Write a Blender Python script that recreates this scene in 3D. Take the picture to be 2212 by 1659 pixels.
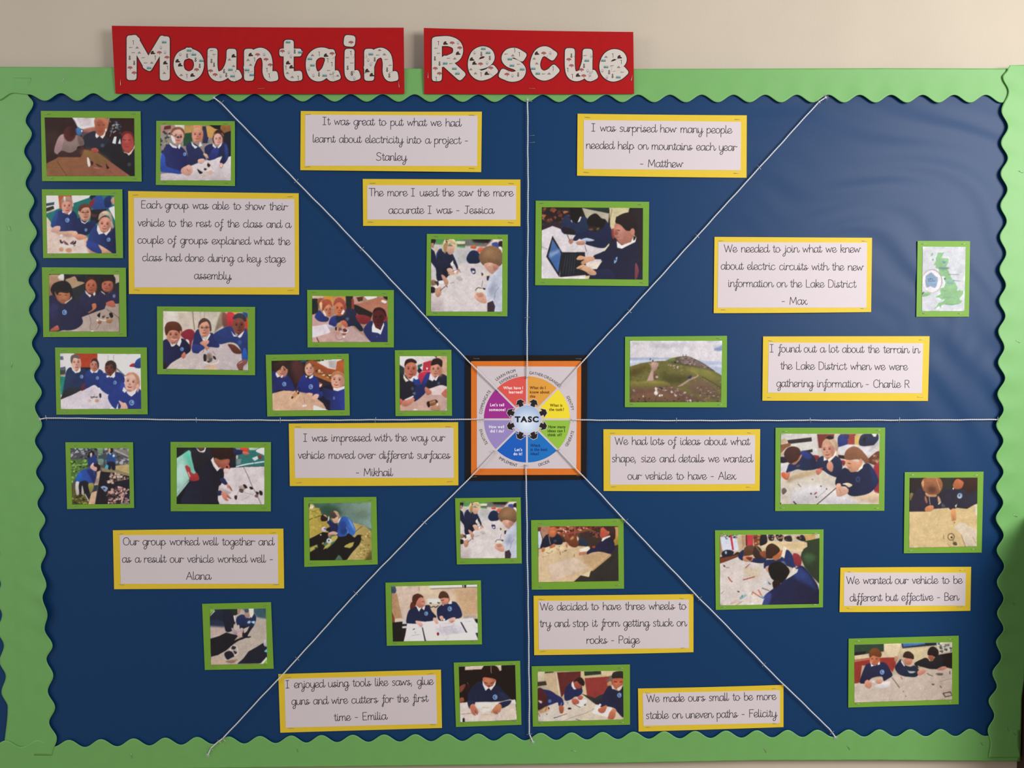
import bpy, math, random
import numpy as np
from mathutils import Vector

for _o in list(bpy.data.objects):
    bpy.data.objects.remove(_o, do_unlink=True)
SC = bpy.context.scene
COL = SC.collection
random.seed(7)
RNG = np.random.default_rng(11)

# ------------------------------------------------------------------ camera
FOC, D, PITCH = 1660.0, 1.42, math.radians(2.3)      # focal length in pixels of the 2212 x 1659 frame
CAMZ = 1.5 + D * math.tan(PITCH)
cam = bpy.data.objects.new('camera', bpy.data.cameras.new('camera'))
COL.objects.link(cam)
cam.location = (0, -D, CAMZ)
cam.rotation_euler = (math.pi / 2 - PITCH, 0, 0)
cam.data.sensor_width = 36.0
cam.data.lens = 36.0 * FOC / 2212.0
cam.data.clip_start = 0.01
SC.camera = cam

# ------------------------------------------------------------------ world, lights, exposure
W = bpy.data.worlds.new('room_ambient')
SC.world = W
W.use_nodes = True
W.node_tree.nodes['Background'].inputs[0].default_value = (0.96, 0.95, 0.98, 1)
W.node_tree.nodes['Background'].inputs[1].default_value = 0.40


def area(name, loc, aim, size, size_y, power, col, spread=180):
    L = bpy.data.lights.new(name, 'AREA')
    L.shape = 'RECTANGLE'
    L.size, L.size_y, L.energy, L.color = size, size_y, power, col
    L.spread = math.radians(spread)
    o = bpy.data.objects.new(name, L)
    COL.objects.link(o)
    o.location = loc
    o.rotation_euler = (Vector(aim) - Vector(loc)).to_track_quat('-Z', 'Y').to_euler()
    return o


area('window_light_right', (1.75, -1.50, 2.10), (0.62, 0.0, 1.55), 0.9, 0.9, 39, (1.0, 0.97, 0.95))
area('window_light_left', (-3.0, -1.6, 2.2), (-0.6, 0.0, 1.4), 0.9, 0.9, 19, (1.0, 0.95, 0.91))

SC.view_settings.view_transform = 'Standard'
SC.view_settings.look = 'None'
SC.view_settings.gamma = 1.0
SC.view_settings.exposure = 0.0
SC.view_settings.use_curve_mapping = False

# ------------------------------------------------------------------ depths in front of the wall (metres)
H_BOARD, H_PAPER, H_STRIP, H_CARD, H_STRING, H_BANNER = 0.012, 0.0126, 0.0152, 0.0156, 0.0196, 0.0200


def pix(u, v, h=0.0):
    """photo pixel -> point on the plane h metres in front of the wall (arrays allowed)"""
    u = np.asarray(u, float); v = np.asarray(v, float); h = np.asarray(h, float)
    a, b = (u - 1106.0) / FOC, -(v - 829.5) / FOC
    c, s = math.cos(PITCH), math.sin(PITCH)
    dy = c + b * s
    dz = -s + b * c
    t = (D - h) / dy
    return np.stack(np.broadcast_arrays(a * t, -h, CAMZ + dz * t), -1)


def s2l(c):
    c = np.asarray(c, float)
    return np.where(c <= 0.04045, c / 12.92, ((c + 0.055) / 1.055) ** 2.4)


def hexc(s):
    if len(s) == 3:
        s = ''.join(ch * 2 for ch in s)
    return np.array([int(s[i:i + 2], 16) / 255 for i in (0, 2, 4)])


# ------------------------------------------------------------------ materials
def mat(name, rgb, rough=0.6, spec=0.3, metal=0.0, noise=0.0, nscale=60.0, bump=0.0, bscale=400.0, attr=None):
    m = bpy.data.materials.new(name)
    m.use_nodes = True
    nt = m.node_tree
    b = nt.nodes['Principled BSDF']
    b.inputs['Roughness'].default_value = rough
    b.inputs['Specular IOR Level'].default_value = spec
    b.inputs['Metallic'].default_value = metal
    tc = nt.nodes.new('ShaderNodeTexCoord')
    if attr:
        at = nt.nodes.new('ShaderNodeAttribute')
        at.attribute_name = attr
        nt.links.new(at.outputs['Color'], b.inputs['Base Color'])
    else:
        base = tuple(float(x) for x in rgb) + (1.0,)
        b.inputs['Base Color'].default_value = base
        if noise:
            n = nt.nodes.new('ShaderNodeTexNoise')
            n.inputs['Scale'].default_value = nscale
            n.inputs['Detail'].default_value = 4.0
            r = nt.nodes.new('ShaderNodeValToRGB')
            r.color_ramp.elements[0].position, r.color_ramp.elements[1].position = 0.25, 0.75
            r.color_ramp.elements[0].color = tuple(max(0.0, x * (1 - noise)) for x in base[:3]) + (1,)
            r.color_ramp.elements[1].color = tuple(min(1.0, x * (1 + noise)) for x in base[:3]) + (1,)
            nt.links.new(tc.outputs['Object'], n.inputs['Vector'])
            nt.links.new(n.outputs['Fac'], r.inputs['Fac'])
            nt.links.new(r.outputs['Color'], b.inputs['Base Color'])
    if bump:
        n2 = nt.nodes.new('ShaderNodeTexNoise')
        n2.inputs['Scale'].default_value = bscale
        n2.inputs['Detail'].default_value = 3.0
        bp = nt.nodes.new('ShaderNodeBump')
        bp.inputs['Strength'].default_value = bump
        bp.inputs['Distance'].default_value = 0.001
        nt.links.new(tc.outputs['Object'], n2.inputs['Vector'])
        nt.links.new(n2.outputs['Fac'], bp.inputs['Height'])
        nt.links.new(bp.outputs['Normal'], b.inputs['Normal'])
    return m


def srgb(h):
    return s2l(hexc(h))


M = {
    'wall': mat('painted_cream_plaster', (0.60, 0.53, 0.425), 0.75, 0.25, noise=0.03, nscale=9, bump=0.25, bscale=260),
    'board': mat('pinboard_felt', (0.20, 0.16, 0.11), 0.9, 0.1, noise=0.1, bump=0.3),
    'blue': mat('blue_display_paper', (0.004, 0.043, 0.138), 0.42, 0.24, noise=0.05, nscale=500, bump=0.10, bscale=900),
    'border': mat('green_border_card', (0.165, 0.435, 0.115), 0.5, 0.62, noise=0.03, nscale=40),
    'lime': mat('lime_green_card', (0.185, 0.40, 0.035), 0.55, 0.35, noise=0.03, nscale=60),
    'yellow': mat('yellow_card', (0.80, 0.58, 0.030), 0.55, 0.35, noise=0.02, nscale=60),
    'white': mat('white_printer_paper', (0.73, 0.655, 0.69), 0.65, 0.3, noise=0.01, nscale=80),
    'red': mat('red_card', (0.44, 0.007, 0.009), 0.6, 0.15, noise=0.04, nscale=60),
    'ink': mat('black_ink', (0.03, 0.025, 0.03), 0.5, 0.3),
    'letter_white': mat('printed_letter_white', (0.68, 0.62, 0.56), 0.5, 0.3),
    'letter_black': mat('letter_outline_black', (0.018, 0.012, 0.012), 0.5, 0.3),
    'black': mat('black_sugar_paper', (0.012, 0.009, 0.010), 0.7, 0.2, noise=0.1),
    'orange': mat('orange_card', (0.80, 0.20, 0.020), 0.55, 0.3, noise=0.03),
    'yarn': mat('white_cotton_yarn', (0.72, 0.72, 0.74), 0.85, 0.1, noise=0.12, nscale=900, bump=0.3, bscale=1500),
    'steel': mat('staple_steel', (0.55, 0.54, 0.52), 0.38, 0.5, metal=1.0),
    'print': mat('glossy_photo_ink', (0.5, 0.5, 0.5), 0.5, 0.25, attr='ink'),
    'wood': mat('dark_varnished_wood', (0.045, 0.022, 0.014), 0.5, 0.3, noise=0.2, nscale=14),
    'floor': mat('warm_vinyl_floor', (0.46, 0.34, 0.21), 0.6, 0.3, noise=0.1, nscale=20),
}


# ------------------------------------------------------------------ objects
def empty(name, loc, label=None, cat=None, group=None):
    o = bpy.data.objects.new(name, None)
    COL.objects.link(o)
    o.location = tuple(float(x) for x in loc)
    o.empty_display_size = 0.02
    tag(o, label, cat, group)
    return o


def tag(o, label=None, cat=None, group=None, kind=None):
    if label: o['label'] = label
    if cat: o['category'] = cat
    if group: o['group'] = group
    if kind: o['kind'] = kind
    return o


def origin_of(o):
    p = Vector((0, 0, 0))
    while o is not None:
        p = p + o.location
        o = o.parent
    return np.array(p)


def link(name, V, F, m, parent=None, origin=None, smooth=True, mi=None):
    """V: world-space vertices; F: list of index tuples or (n,4) array"""
    V = np.asarray(V, float)
    if parent is not None:
        org = origin_of(parent)
    else:
        org = np.array(origin, float) if origin is not None else V.mean(0)
    me = bpy.data.meshes.new(name)
    if isinstance(F, np.ndarray):
        n, k = F.shape
        me.vertices.add(len(V))
        me.vertices.foreach_set('co', (V - org).astype(np.float32).ravel())
        me.loops.add(n * k)
        me.loops.foreach_set('vertex_index', F.astype(np.int32).ravel())
        me.polygons.add(n)
        me.polygons.foreach_set('loop_start', (np.arange(n) * k).astype(np.int32))
        me.update(calc_edges=True)
    else:
        me.from_pydata([tuple(p) for p in (V - org)], [], [tuple(int(i) for i in f) for f in F])
        me.update()
    for mm in (m if isinstance(m, (list, tuple)) else [m]):
        me.materials.append(mm)
    if mi is not None:
        me.polygons.foreach_set('material_index', np.asarray(mi, np.int32))
    me.polygons.foreach_set('use_smooth', np.full(len(me.polygons), bool(smooth)))
    o = bpy.data.objects.new(name, me)
    COL.objects.link(o)
    if parent is not None:
        o.parent = parent
    else:
        o.location = tuple(org)
    return o


def grid_faces(nx, ny, off=0, flip=False):
    i, j = np.meshgrid(np.arange(nx - 1), np.arange(ny - 1))
    a = (j * nx + i).ravel() + off
    q = np.stack([a, a + 1, a + nx + 1, a + nx], 1)
    return q[:, ::-1] if flip else q


def rim_loop(nx, ny):
    return np.concatenate([np.arange(nx), np.arange(1, ny) * nx + nx - 1,
                           (ny - 1) * nx + np.arange(nx - 2, -1, -1), np.arange(ny - 2, 0, -1) * nx])


class Quad:
    """a sheet's outline in photo pixels, with optional bowed edges, and its height above the wall"""
    def __init__(self, q, h, curl=(0, 0, 0, 0), bow=(0, 0, 0, 0), lift=0.0):
        self.q = np.array(q, float)          # tl, tr, br, bl
        self.h, self.curl, self.bow, self.lift = h, curl, bow, lift
        A = np.array([[0, 0, 1], [1, 0, 1], [1, 1, 1], [0, 1, 1]], float)
        P = np.hstack([self.q, np.ones((4, 1))])
        self.inv = np.linalg.lstsq(P, A, rcond=None)[0]

    def uv(self, s, t):
        q = self.q
        s = np.asarray(s, float)[..., None]; t = np.asarray(t, float)[..., None]
        p = q[0] * (1 - s) * (1 - t) + q[1] * s * (1 - t) + q[2] * s * t + q[3] * (1 - s) * t
        s, t = s[..., 0], t[..., 0]
        p[..., 1] += self.bow[0] * 4 * s * (1 - s) * (1 - t) + self.bow[2] * 4 * s * (1 - s) * t
        p[..., 0] += self.bow[3] * 4 * t * (1 - t) * (1 - s) + self.bow[1] * 4 * t * (1 - t) * s
        return p

    def height(self, u, v):
        st = np.stack([u, v, np.ones_like(u)], -1) @ self.inv
        s, t = np.clip(st[..., 0], 0, 1), np.clip(st[..., 1], 0, 1)
        c = self.curl                        # top, right, bottom, left edge lift
        return (self.h + c[0] * 4 * s * (1 - s) * (1 - t) ** 2 + c[2] * 4 * s * (1 - s) * t ** 2
                + c[3] * 4 * t * (1 - t) * (1 - s) ** 2 + c[1] * 4 * t * (1 - t) * s ** 2)

    def world(self, u, v, extra=0.0):
        u = np.asarray(u, float); v = np.asarray(v, float)
        return pix(u, v, self.height(u, v) + extra)


def sheet(name, quad, base, extra, thick, m, parent, nx=25, ny=13):
    """closed thin sheet: outline from quad, heights from base (the card it belongs to)"""
    s, t = np.meshgrid(np.linspace(0, 1, nx), np.linspace(0, 1, ny))
    p = quad.uv(s, t)
    f = base.world(p[..., 0], p[..., 1], extra).reshape(-1, 3)
    b = f + np.array([0, thick, 0])
    n = nx * ny
    lp = rim_loop(nx, ny)
    l2 = np.roll(lp, -1)
    F = np.concatenate([grid_faces(nx, ny, 0, True)[:, ::1], grid_faces(nx, ny, n, False),
                        np.stack([lp, l2, l2 + n, lp + n], 1)])
    return link(name, np.concatenate([f, b]), F, m, parent, smooth=False)


def resample(P, step):
    P = np.asarray(P, float)
    d = np.r_[0, np.cumsum(np.hypot(*np.diff(P, axis=0).T))]
    n = max(2, int(math.ceil(d[-1] / step)) + 1)
    x = np.linspace(0, d[-1], n)
    return np.stack([np.interp(x, d, P[:, 0]), np.interp(x, d, P[:, 1])], 1)


def catmull(P, closed=False, sub=6):
    P = np.asarray(P, float)
    n = len(P)
    if n < 3:
        return P
    out = []
    for i in range(n if closed else n - 1):
        if closed:
            p0, p1, p2, p3 = P[(i - 1) % n], P[i], P[(i + 1) % n], P[(i + 2) % n]
        else:
            p0, p1, p2, p3 = P[max(i - 1, 0)], P[i], P[i + 1], P[min(i + 2, n - 1)]
        if np.allclose(p1, p2):
            continue
        for k in range(sub):
            t = k / sub
            out.append(0.5 * ((2 * p1) + (-p0 + p2) * t + (2 * p0 - 5 * p1 + 4 * p2 - p3) * t * t
                              + (-p0 + 3 * p1 - 3 * p2 + p3) * t ** 3))
    if not closed:
        out.append(P[-1])
    return np.array(out)


def ribbon(P, w, V, F, cap=True):
    """2-D stroke of width w along P appended to V (list of uv) and F (faces)"""
    P = np.asarray(P, float)
    keep = np.r_[True, np.hypot(*np.diff(P, axis=0).T) > 1e-6]
    P = P[keep]
    if len(P) < 2:
        return
    T = np.gradient(P, axis=0)
    T /= np.maximum(np.hypot(T[:, 0], T[:, 1]), 1e-9)[:, None]
    N = np.stack([-T[:, 1], T[:, 0]], 1) * (w / 2)
    if cap:
        P = P.copy()
        P[0] -= T[0] * w * 0.35
        P[-1] += T[-1] * w * 0.35
    o = len(V)
    for p, n in zip(P, N):
        V.append(p + n); V.append(p - n)
    for i in range(len(P) - 1):
        a = o + 2 * i
        F.append((a, a + 1, a + 3, a + 2))


def staple_mesh(c, ang, base, ln=12.5, w=0.85):
    """a wire staple at pixel c, turned by ang: crown bar plus two bent legs, as one swept round wire"""
    ca, sa = math.cos(ang), math.sin(ang)
    r = w * 0.43e-3
    L = ln / 2
    path = [(-L, 0, -0.6e-3), (-L, 0, 0.25e-3), (-L * 0.9, 0, 0.5e-3), (0, 0, 0.55e-3), (L * 0.9, 0, 0.5e-3), (L, 0, 0.25e-3), (L, 0, -0.6e-3)]
    V, F = [], []
    k = 5
    for (x, y, h) in path:
        u, v = c[0] + x * ca, c[1] + x * sa
        hh = base(u, v) + h
        p = pix(u, v, hh)
        for q in range(k):
            a = 2 * math.pi * q / k
            V.append(p + np.array([-sa * math.cos(a) * r, -math.sin(a) * r, -ca * math.cos(a) * r]))
    n = len(path)
    for i in range(n - 1):
        for q in range(k):
            F.append((i * k + q, i * k + (q + 1) % k, (i + 1) * k + (q + 1) % k, (i + 1) * k + q))
    F.append(tuple(range(k))[::-1]); F.append(tuple((n - 1) * k + q for q in range(k)))
    return np.array(V), F


def staple(c, ang, base, parent, ln=12.5):
    V, F = staple_mesh(c, ang, base, ln)
    return link('staple', V, F, M['steel'], parent)


# ================================================================== the setting
def box(name, x0, x1, y0, y1, z0, z1, m, kind='structure', parent=None):
    V = [(x, y, z) for z in (z0, z1) for y in (y0, y1) for x in (x0, x1)]
    F = [(0, 2, 3, 1), (4, 5, 7, 6), (0, 1, 5, 4), (2, 6, 7, 3), (0, 4, 6, 2), (1, 3, 7, 5)]
    o = link(name, V, F, m, parent, smooth=False)
    if kind: o['kind'] = kind
    return o


box('wall_back', -2.2, 2.2, 0.0, 0.10, 0.0, 2.8, M['wall'])
box('floor', -2.2, 2.2, -3.2, 0.10, -0.1, 0.0, M['floor'])

# dark wooden casing standing proud of the wall just right of the board
_e = pix(2209, 1600, 0.02)
box('trim_1', float(_e[0]) + 0.004, float(_e[0]) + 0.10, -0.20, 0.0, 0.0, float(pix(2212, 1105, 0.0)[2]), M['wood'])

# ------------------------------------------------------------------ board and blue backing paper
_a, _b = pix(-70, 152, H_BOARD), pix(2204, 1636, H_BOARD)
nb = box('notice_board', float(_a[0]), float(_b[0]), -H_BOARD, -0.0005, float(_b[2]), float(_a[2]), M['board'], kind=None)
tag(nb, 'felt pinboard behind the blue paper, its face wholly covered by the display', 'notice board')


def blue_height(u, v):
    # soft creases: arcs sweeping round the upper right corner, a few slanting ones lower down
    r = np.hypot(u - 1640, v - 930)
    th = np.arctan2(930 - v, u - 1640)
    wob = 26 * np.sin(th * 5.0 + 0.6) + 14 * np.sin(th * 11 + r * 0.011)
    m1 = np.clip((r - 330) / 160, 0, 1) * np.clip((u - 1500) / 320, 0, 1) * np.clip((1020 - v) / 260, 0, 1)
    a = np.sin((r + wob) * 2 * math.pi / 92) + 0.6 * np.sin((r + 1.6 * wob) * 2 * math.pi / 58 + 1.0)
    m2 = np.clip((u - 1900) / 130, 0, 1) * np.clip((v - 600) / 150, 0, 1) * np.clip((1250 - v) / 200, 0, 1)
    b = np.sin((u * 0.80 - v * 0.52 + 18 * np.sin(v * 0.012)) * 2 * math.pi / 84)
    m3 = np.clip((520 - np.hypot(u - 120, v - 250)) / 300, 0, 1)
    c = np.sin((u * 0.35 + v * 0.95) * 2 * math.pi / 78)
    low = np.sin(u * 0.0061 + 1.3) * np.sin(v * 0.0083 + 0.4)
    return H_PAPER + 0.0011 + 0.00052 * m1 * a + 0.00060 * m2 * b + 0.00022 * m3 * c + 0.00022 * low


def blue_sheet():
    nx, ny = 330, 215
    u, v = np.meshgrid(np.linspace(-68, 2202, nx), np.linspace(154, 1634, ny))
    f = pix(u, v, blue_height(u, v)).reshape(-1, 3)
    n = nx * ny
    lp = rim_loop(nx, ny); l2 = np.roll(lp, -1)
    b = f[lp].copy(); b[:, 1] += 0.0004
    k = np.arange(len(lp)) + n
    F = np.concatenate([grid_faces(nx, ny, 0, True), np.stack([lp, l2, np.roll(k, -1), k], 1)])
    o = link('backing_paper', np.concatenate([f, b]), F, M['blue'])
    tag(o, 'large creased sheet of dark blue display paper covering the whole board', 'backing paper')


blue_sheet()


# ------------------------------------------------------------------ scalloped green border
def smooth_extrema(E, sub=9):
    """extrema of a scalloped edge -> smooth wave through them"""
    E = np.array(E, float)
    out = []
    for a, b in zip(E[:-1], E[1:]):
        for k in range(sub):
            t = k / sub
            w = 0.5 - 0.5 * math.cos(math.pi * t)
            out.append((a, b, t, w))
    return E, out


def wave_h(E, sub=9):          # edge running across: y is the wave
    E, o = smooth_extrema(E, sub)
    return np.array([[a[0] + (b[0] - a[0]) * t, a[1] + (b[1] - a[1]) * w] for a, b, t, w in o] + [E[-1]])


def wave_v(E, sub=9):          # edge running down: x is the wave
    E, o = smooth_extrema(E, sub)
    return np.array([[a[0] + (b[0] - a[0]) * w, a[1] + (b[1] - a[1]) * t] for a, b, t, w in o] + [E[-1]])


def strip(name, inner, outer, h0, lift, label, rows=24, extra=None):
    """border strip: rows of points from the scalloped inner edge to the outer edge"""
    w = np.linspace(0, 1, rows)[:, None, None]
    P = inner[None] * (1 - w) + outer[None] * w
    ww = np.linspace(0, 1, rows)[:, None]
    h = h0 + lift * (1 - ww) ** 2 + np.zeros(P.shape[:2])
    if extra is not None:
        h = h + extra(P[..., 0], P[..., 1], ww)
    f = pix(P[..., 0], P[..., 1], h).reshape(-1, 3)
    ny, nx = P.shape[:2]
    n = nx * ny
    b = f + np.array([0, 0.0004, 0])
    lp = rim_loop(nx, ny); l2 = np.roll(lp, -1)
    F = np.concatenate([grid_faces(nx, ny, 0, True), grid_faces(nx, ny, n), np.stack([lp, l2, l2 + n, lp + n], 1)])
    root = empty(name, f.mean(0), label, 'border strip', 'scalloped green border strips')
    link('card_strip', np.concatenate([f, b]), F, M['border'], root)
    return root


_k = np.interp(np.arange(0, 30), [0, 5, 14, 15, 21, 22, 24, 26, 29], [131.6, 481, 1102.7, 1172.5, 1584.4, 1652.9, 1789.2, 1925, 2129.5])
_top = [(-60, 206), (-8, 203), (26, 216), (62, 201.5)]
_top = [(-72, 217), (-40, 201), (-6, 217), (28, 201), (62, 204), (97, 217.7)]
for i, x in enumerate(_k):
    _top.append((x, np.interp(x, [131, 1100, 2130], [201.3, 204.5, 205])))
    nx_ = _k[i + 1] if i < 29 else x + 68
    _top.append(((x + nx_) / 2, np.interp(x, [131, 1100, 2130], [218, 220.5, 222])))
_top.append((2196, 206))
EDGE_TOP = wave_h(_top)
_ot = np.stack([EDGE_TOP[:, 0], np.interp(EDGE_TOP[:, 0], [-70, 0, 245, 800, 1372, 1900, 2200], [144, 144.3, 145.6, 148, 149, 147.2, 148])], 1)

_left = [(58.7, 200.8), (71.6, 222.8), (55.2, 260.8), (68.4, 288.6), (51.9, 326.6), (67.8, 362), (55, 395.7), (73.5, 434.2), (62.2, 464.3), (79, 503),
         (63.9, 536.6), (78.3, 571.6), (61.4, 606.5), (75.9, 639), (62.2, 669), (80.7, 712.5), (68.7, 741.4), (86.7, 781.7), (73.5, 811.8), (89.9, 848),
         (75.2, 879.3), (90.4, 917.8), (75.2, 952.8), (91.6, 987.7), (77.6, 1020.2), (94.5, 1055.2), (80.7, 1087.7), (97.6, 1123.9), (84.3, 1155),
         (99, 1193), (88, 1224), (99.9, 1264.8), (91.7, 1290.7), (102.3, 1328.9), (96.2, 1358.5), (113.4, 1395.5), (100.3, 1423.8), (114.9, 1459.6),
         (103, 1492.9), (118.8, 1528.6), (106, 1560.7), (122.5, 1595.2), (112, 1632)]
_left = [(66, 168)] + _left
EDGE_LEFT = wave_v(_left)
_lo = [(-62, 168)]
for i in range(21):
    y = 196 + i * 66.6
    x = np.interp(y, [160, 1332, 1400, 1468, 1531, 1599, 1660], [-42, 4.4, 8.6, 12.8, 16.8, 21, 25])
    _lo += [(x - 13.5, y - 33), (x, y)]
_lo.append((8, 1632))
_lo = wave_v(_lo, 9)
_m = len(EDGE_LEFT)
_ol = np.stack([np.interp(np.linspace(0, 1, _m), np.linspace(0, 1, len(_lo)), _lo[:, 0]), np.interp(np.linspace(0, 1, _m), np.linspace(0, 1, len(_lo)), _lo[:, 1])], 1)

_right = [(2181, 141), (2176.7, 149), (2166, 165.6), (2178.6, 197), (2163.2, 238.8), (2177.3, 273.5), (2162.2, 308.3), (2176.7, 341), (2161.4, 374.5), (2175.8, 409),
          (2160.8, 443.7), (2174.3, 477.5), (2159.7, 511.2), (2173.2, 546.7), (2159, 582), (2172.6, 615.9), (2157.9, 649.7), (2171.5, 682.3), (2156.3, 716),
          (2169.3, 750.6), (2155.9, 783.2), (2171, 816.8), (2154.6, 851.5), (2167.8, 885), (2152, 917.7), (2167.1, 952.4), (2151.8, 986), (2167.4, 1019.8),
          (2151.7, 1052.3), (2166.9, 1086), (2151.3, 1119.8), (2168, 1157), (2153.2, 1188.5), (2169.3, 1223.5), (2153.7, 1257.2), (2168, 1293.4),
          (2154.1, 1324.7), (2168, 1358.7), (2151.9, 1387), (2163, 1419), (2144, 1454.3), (2153.4, 1483), (2135.7, 1514), (2147.8, 1545.6),
          (2133.8, 1578), (2140, 1606), (2136, 1637)]
EDGE_RIGHT = wave_v(_right)
_oy = np.linspace(139.5, 1637, len(EDGE_RIGHT))
_or = np.stack([np.interp(_oy, [139, 900, 1460, 1510, 1640], [2245, 2227, 2213.5, 2207, 2204]), _oy], 1)
_or[0, 1] = 139.5

_bx = [12, 81, 149, 218, 288.5, 357, 425.8, 493.6, 561.4, 629.2, 694.3, 762, 829.7, 897.3, 965, 1032.5, 1100, 1168, 1234.5, 1301.6, 1368.2, 1434.9, 1501.5,
       1568.1, 1634.8, 1701.4, 1765.4, 1833.3, 1900, 1967, 2032.3, 2095.6]
_bot = [(-60, 1600), (-22, 1616)]
for i, x in enumerate(_bx):
    yc = np.interp(x, [0, 149, 426, 694, 1100, 1301, 1701, 2095], [1600, 1598.5, 1592, 1588, 1584.2, 1581.4, 1577, 1574.5])
    _bot.append((x, yc))
    nx_ = _bx[i + 1] if i < len(_bx) - 1 else x + 66
    _bot.append(((x + nx_) / 2, yc + (15.2 if x > 100 else 14)))
_bot.append((2204, 1577))
EDGE_BOT = wave_h(_bot)
_ob = np.stack([EDGE_BOT[:, 0], np.interp(EDGE_BOT[:, 0], [-60, 0, 520, 1050, 1350, 1640, 1900, 2204], [1668, 1666, 1659, 1652.6, 1648.5, 1643, 1642.5, 1645])], 1)


def left_extra(u, v, w):
    c = np.interp(v, [160, 440, 880, 1157, 1250, 1521, 1632], [-8, 3, 17, 25, 32, 47, 50])          # old fold line
    fold = 0.0011 * np.clip((c + 4 - u) / 8, 0, 1) * np.exp(-np.clip(c - u, 0, 99) / 30.0) * np.clip((v - 300) / 300, 0, 1)
    roll = 0.006 * np.exp(-((v - 1305) / 60.0) ** 2) * (1 - w) ** 6
    return -fold + roll + 0.0004 * np.sin(v * 0.009)


def top_extra(u, v, w):
    return (1 - w) ** 2 * 0.0016 * np.interp(u, [0, 130, 230, 1350, 1700, 1850, 2050, 2150], [0.6, 1, 0.4, 0.1, 0.35, 0.9, 1.0, 0.2]) + 0.0004 * np.sin(u * 0.007 + 0.5)


def right_extra(u, v, w):
    return (1 - w) ** 2 * 0.0022 * np.interp(v, [140, 300, 700, 830, 1000, 1120, 1250, 1420, 1520], [0.2, 0.5, 0.5, 1.0, 0.8, 1.7, 1.6, 1.0, 0.1]) + 0.0004 * np.sin(v * 0.008 + 1.0) - 0.0012 * w


S_LEFT = strip('border_strip', EDGE_LEFT, _ol, H_STRIP + 0.0008, 0.0016, 'scalloped green card border strip down the left side of the blue board', extra=left_extra)
S_TOP = strip('border_strip', EDGE_TOP, _ot, H_STRIP + 0.0014, 0.0008, 'scalloped green card border strip along the top, behind the red title banners', extra=top_extra)
S_RIGHT = strip('border_strip', EDGE_RIGHT, _or, H_STRIP + 0.0024, 0.0012, 'scalloped green card border strip down the right side, lit brightest near its top', extra=right_extra)
S_BOT = strip('border_strip', EDGE_BOT, _ob, H_STRIP + 0.0016, 0.0006, 'scalloped green card border strip along the bottom edge of the board')
for root, h, pts in ((S_TOP, 0.0022, [(137, 172, 1.9)]),
                     (S_LEFT, 0.0018, [(25, 788, 1.75), (19, 493, 1.3)]),
                     (S_RIGHT, 0.0026, [(2187, 214, 1.75), (2206, 371, 0.35), (2199, 738, 0.5), (2185, 889, 0.25), (2193, 1114, 0.5), (2188, 1303, 0.9), (2176, 1575, 1.1)]),
                     (S_BOT, 0.0019, [(284, 1632, 1.25), (642, 1619, 1.3), (1239, 1622, 0.25), (1653, 1621, 1.05), (1833, 1615, 1.0), (2120, 1606, 1.0), (2190, 1585, 0.6)])):
    for (x, y, a) in pts:
        staple((x, y), a, (lambda u, v, hh=H_STRIP + h: hh), root, 10.5)
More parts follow.
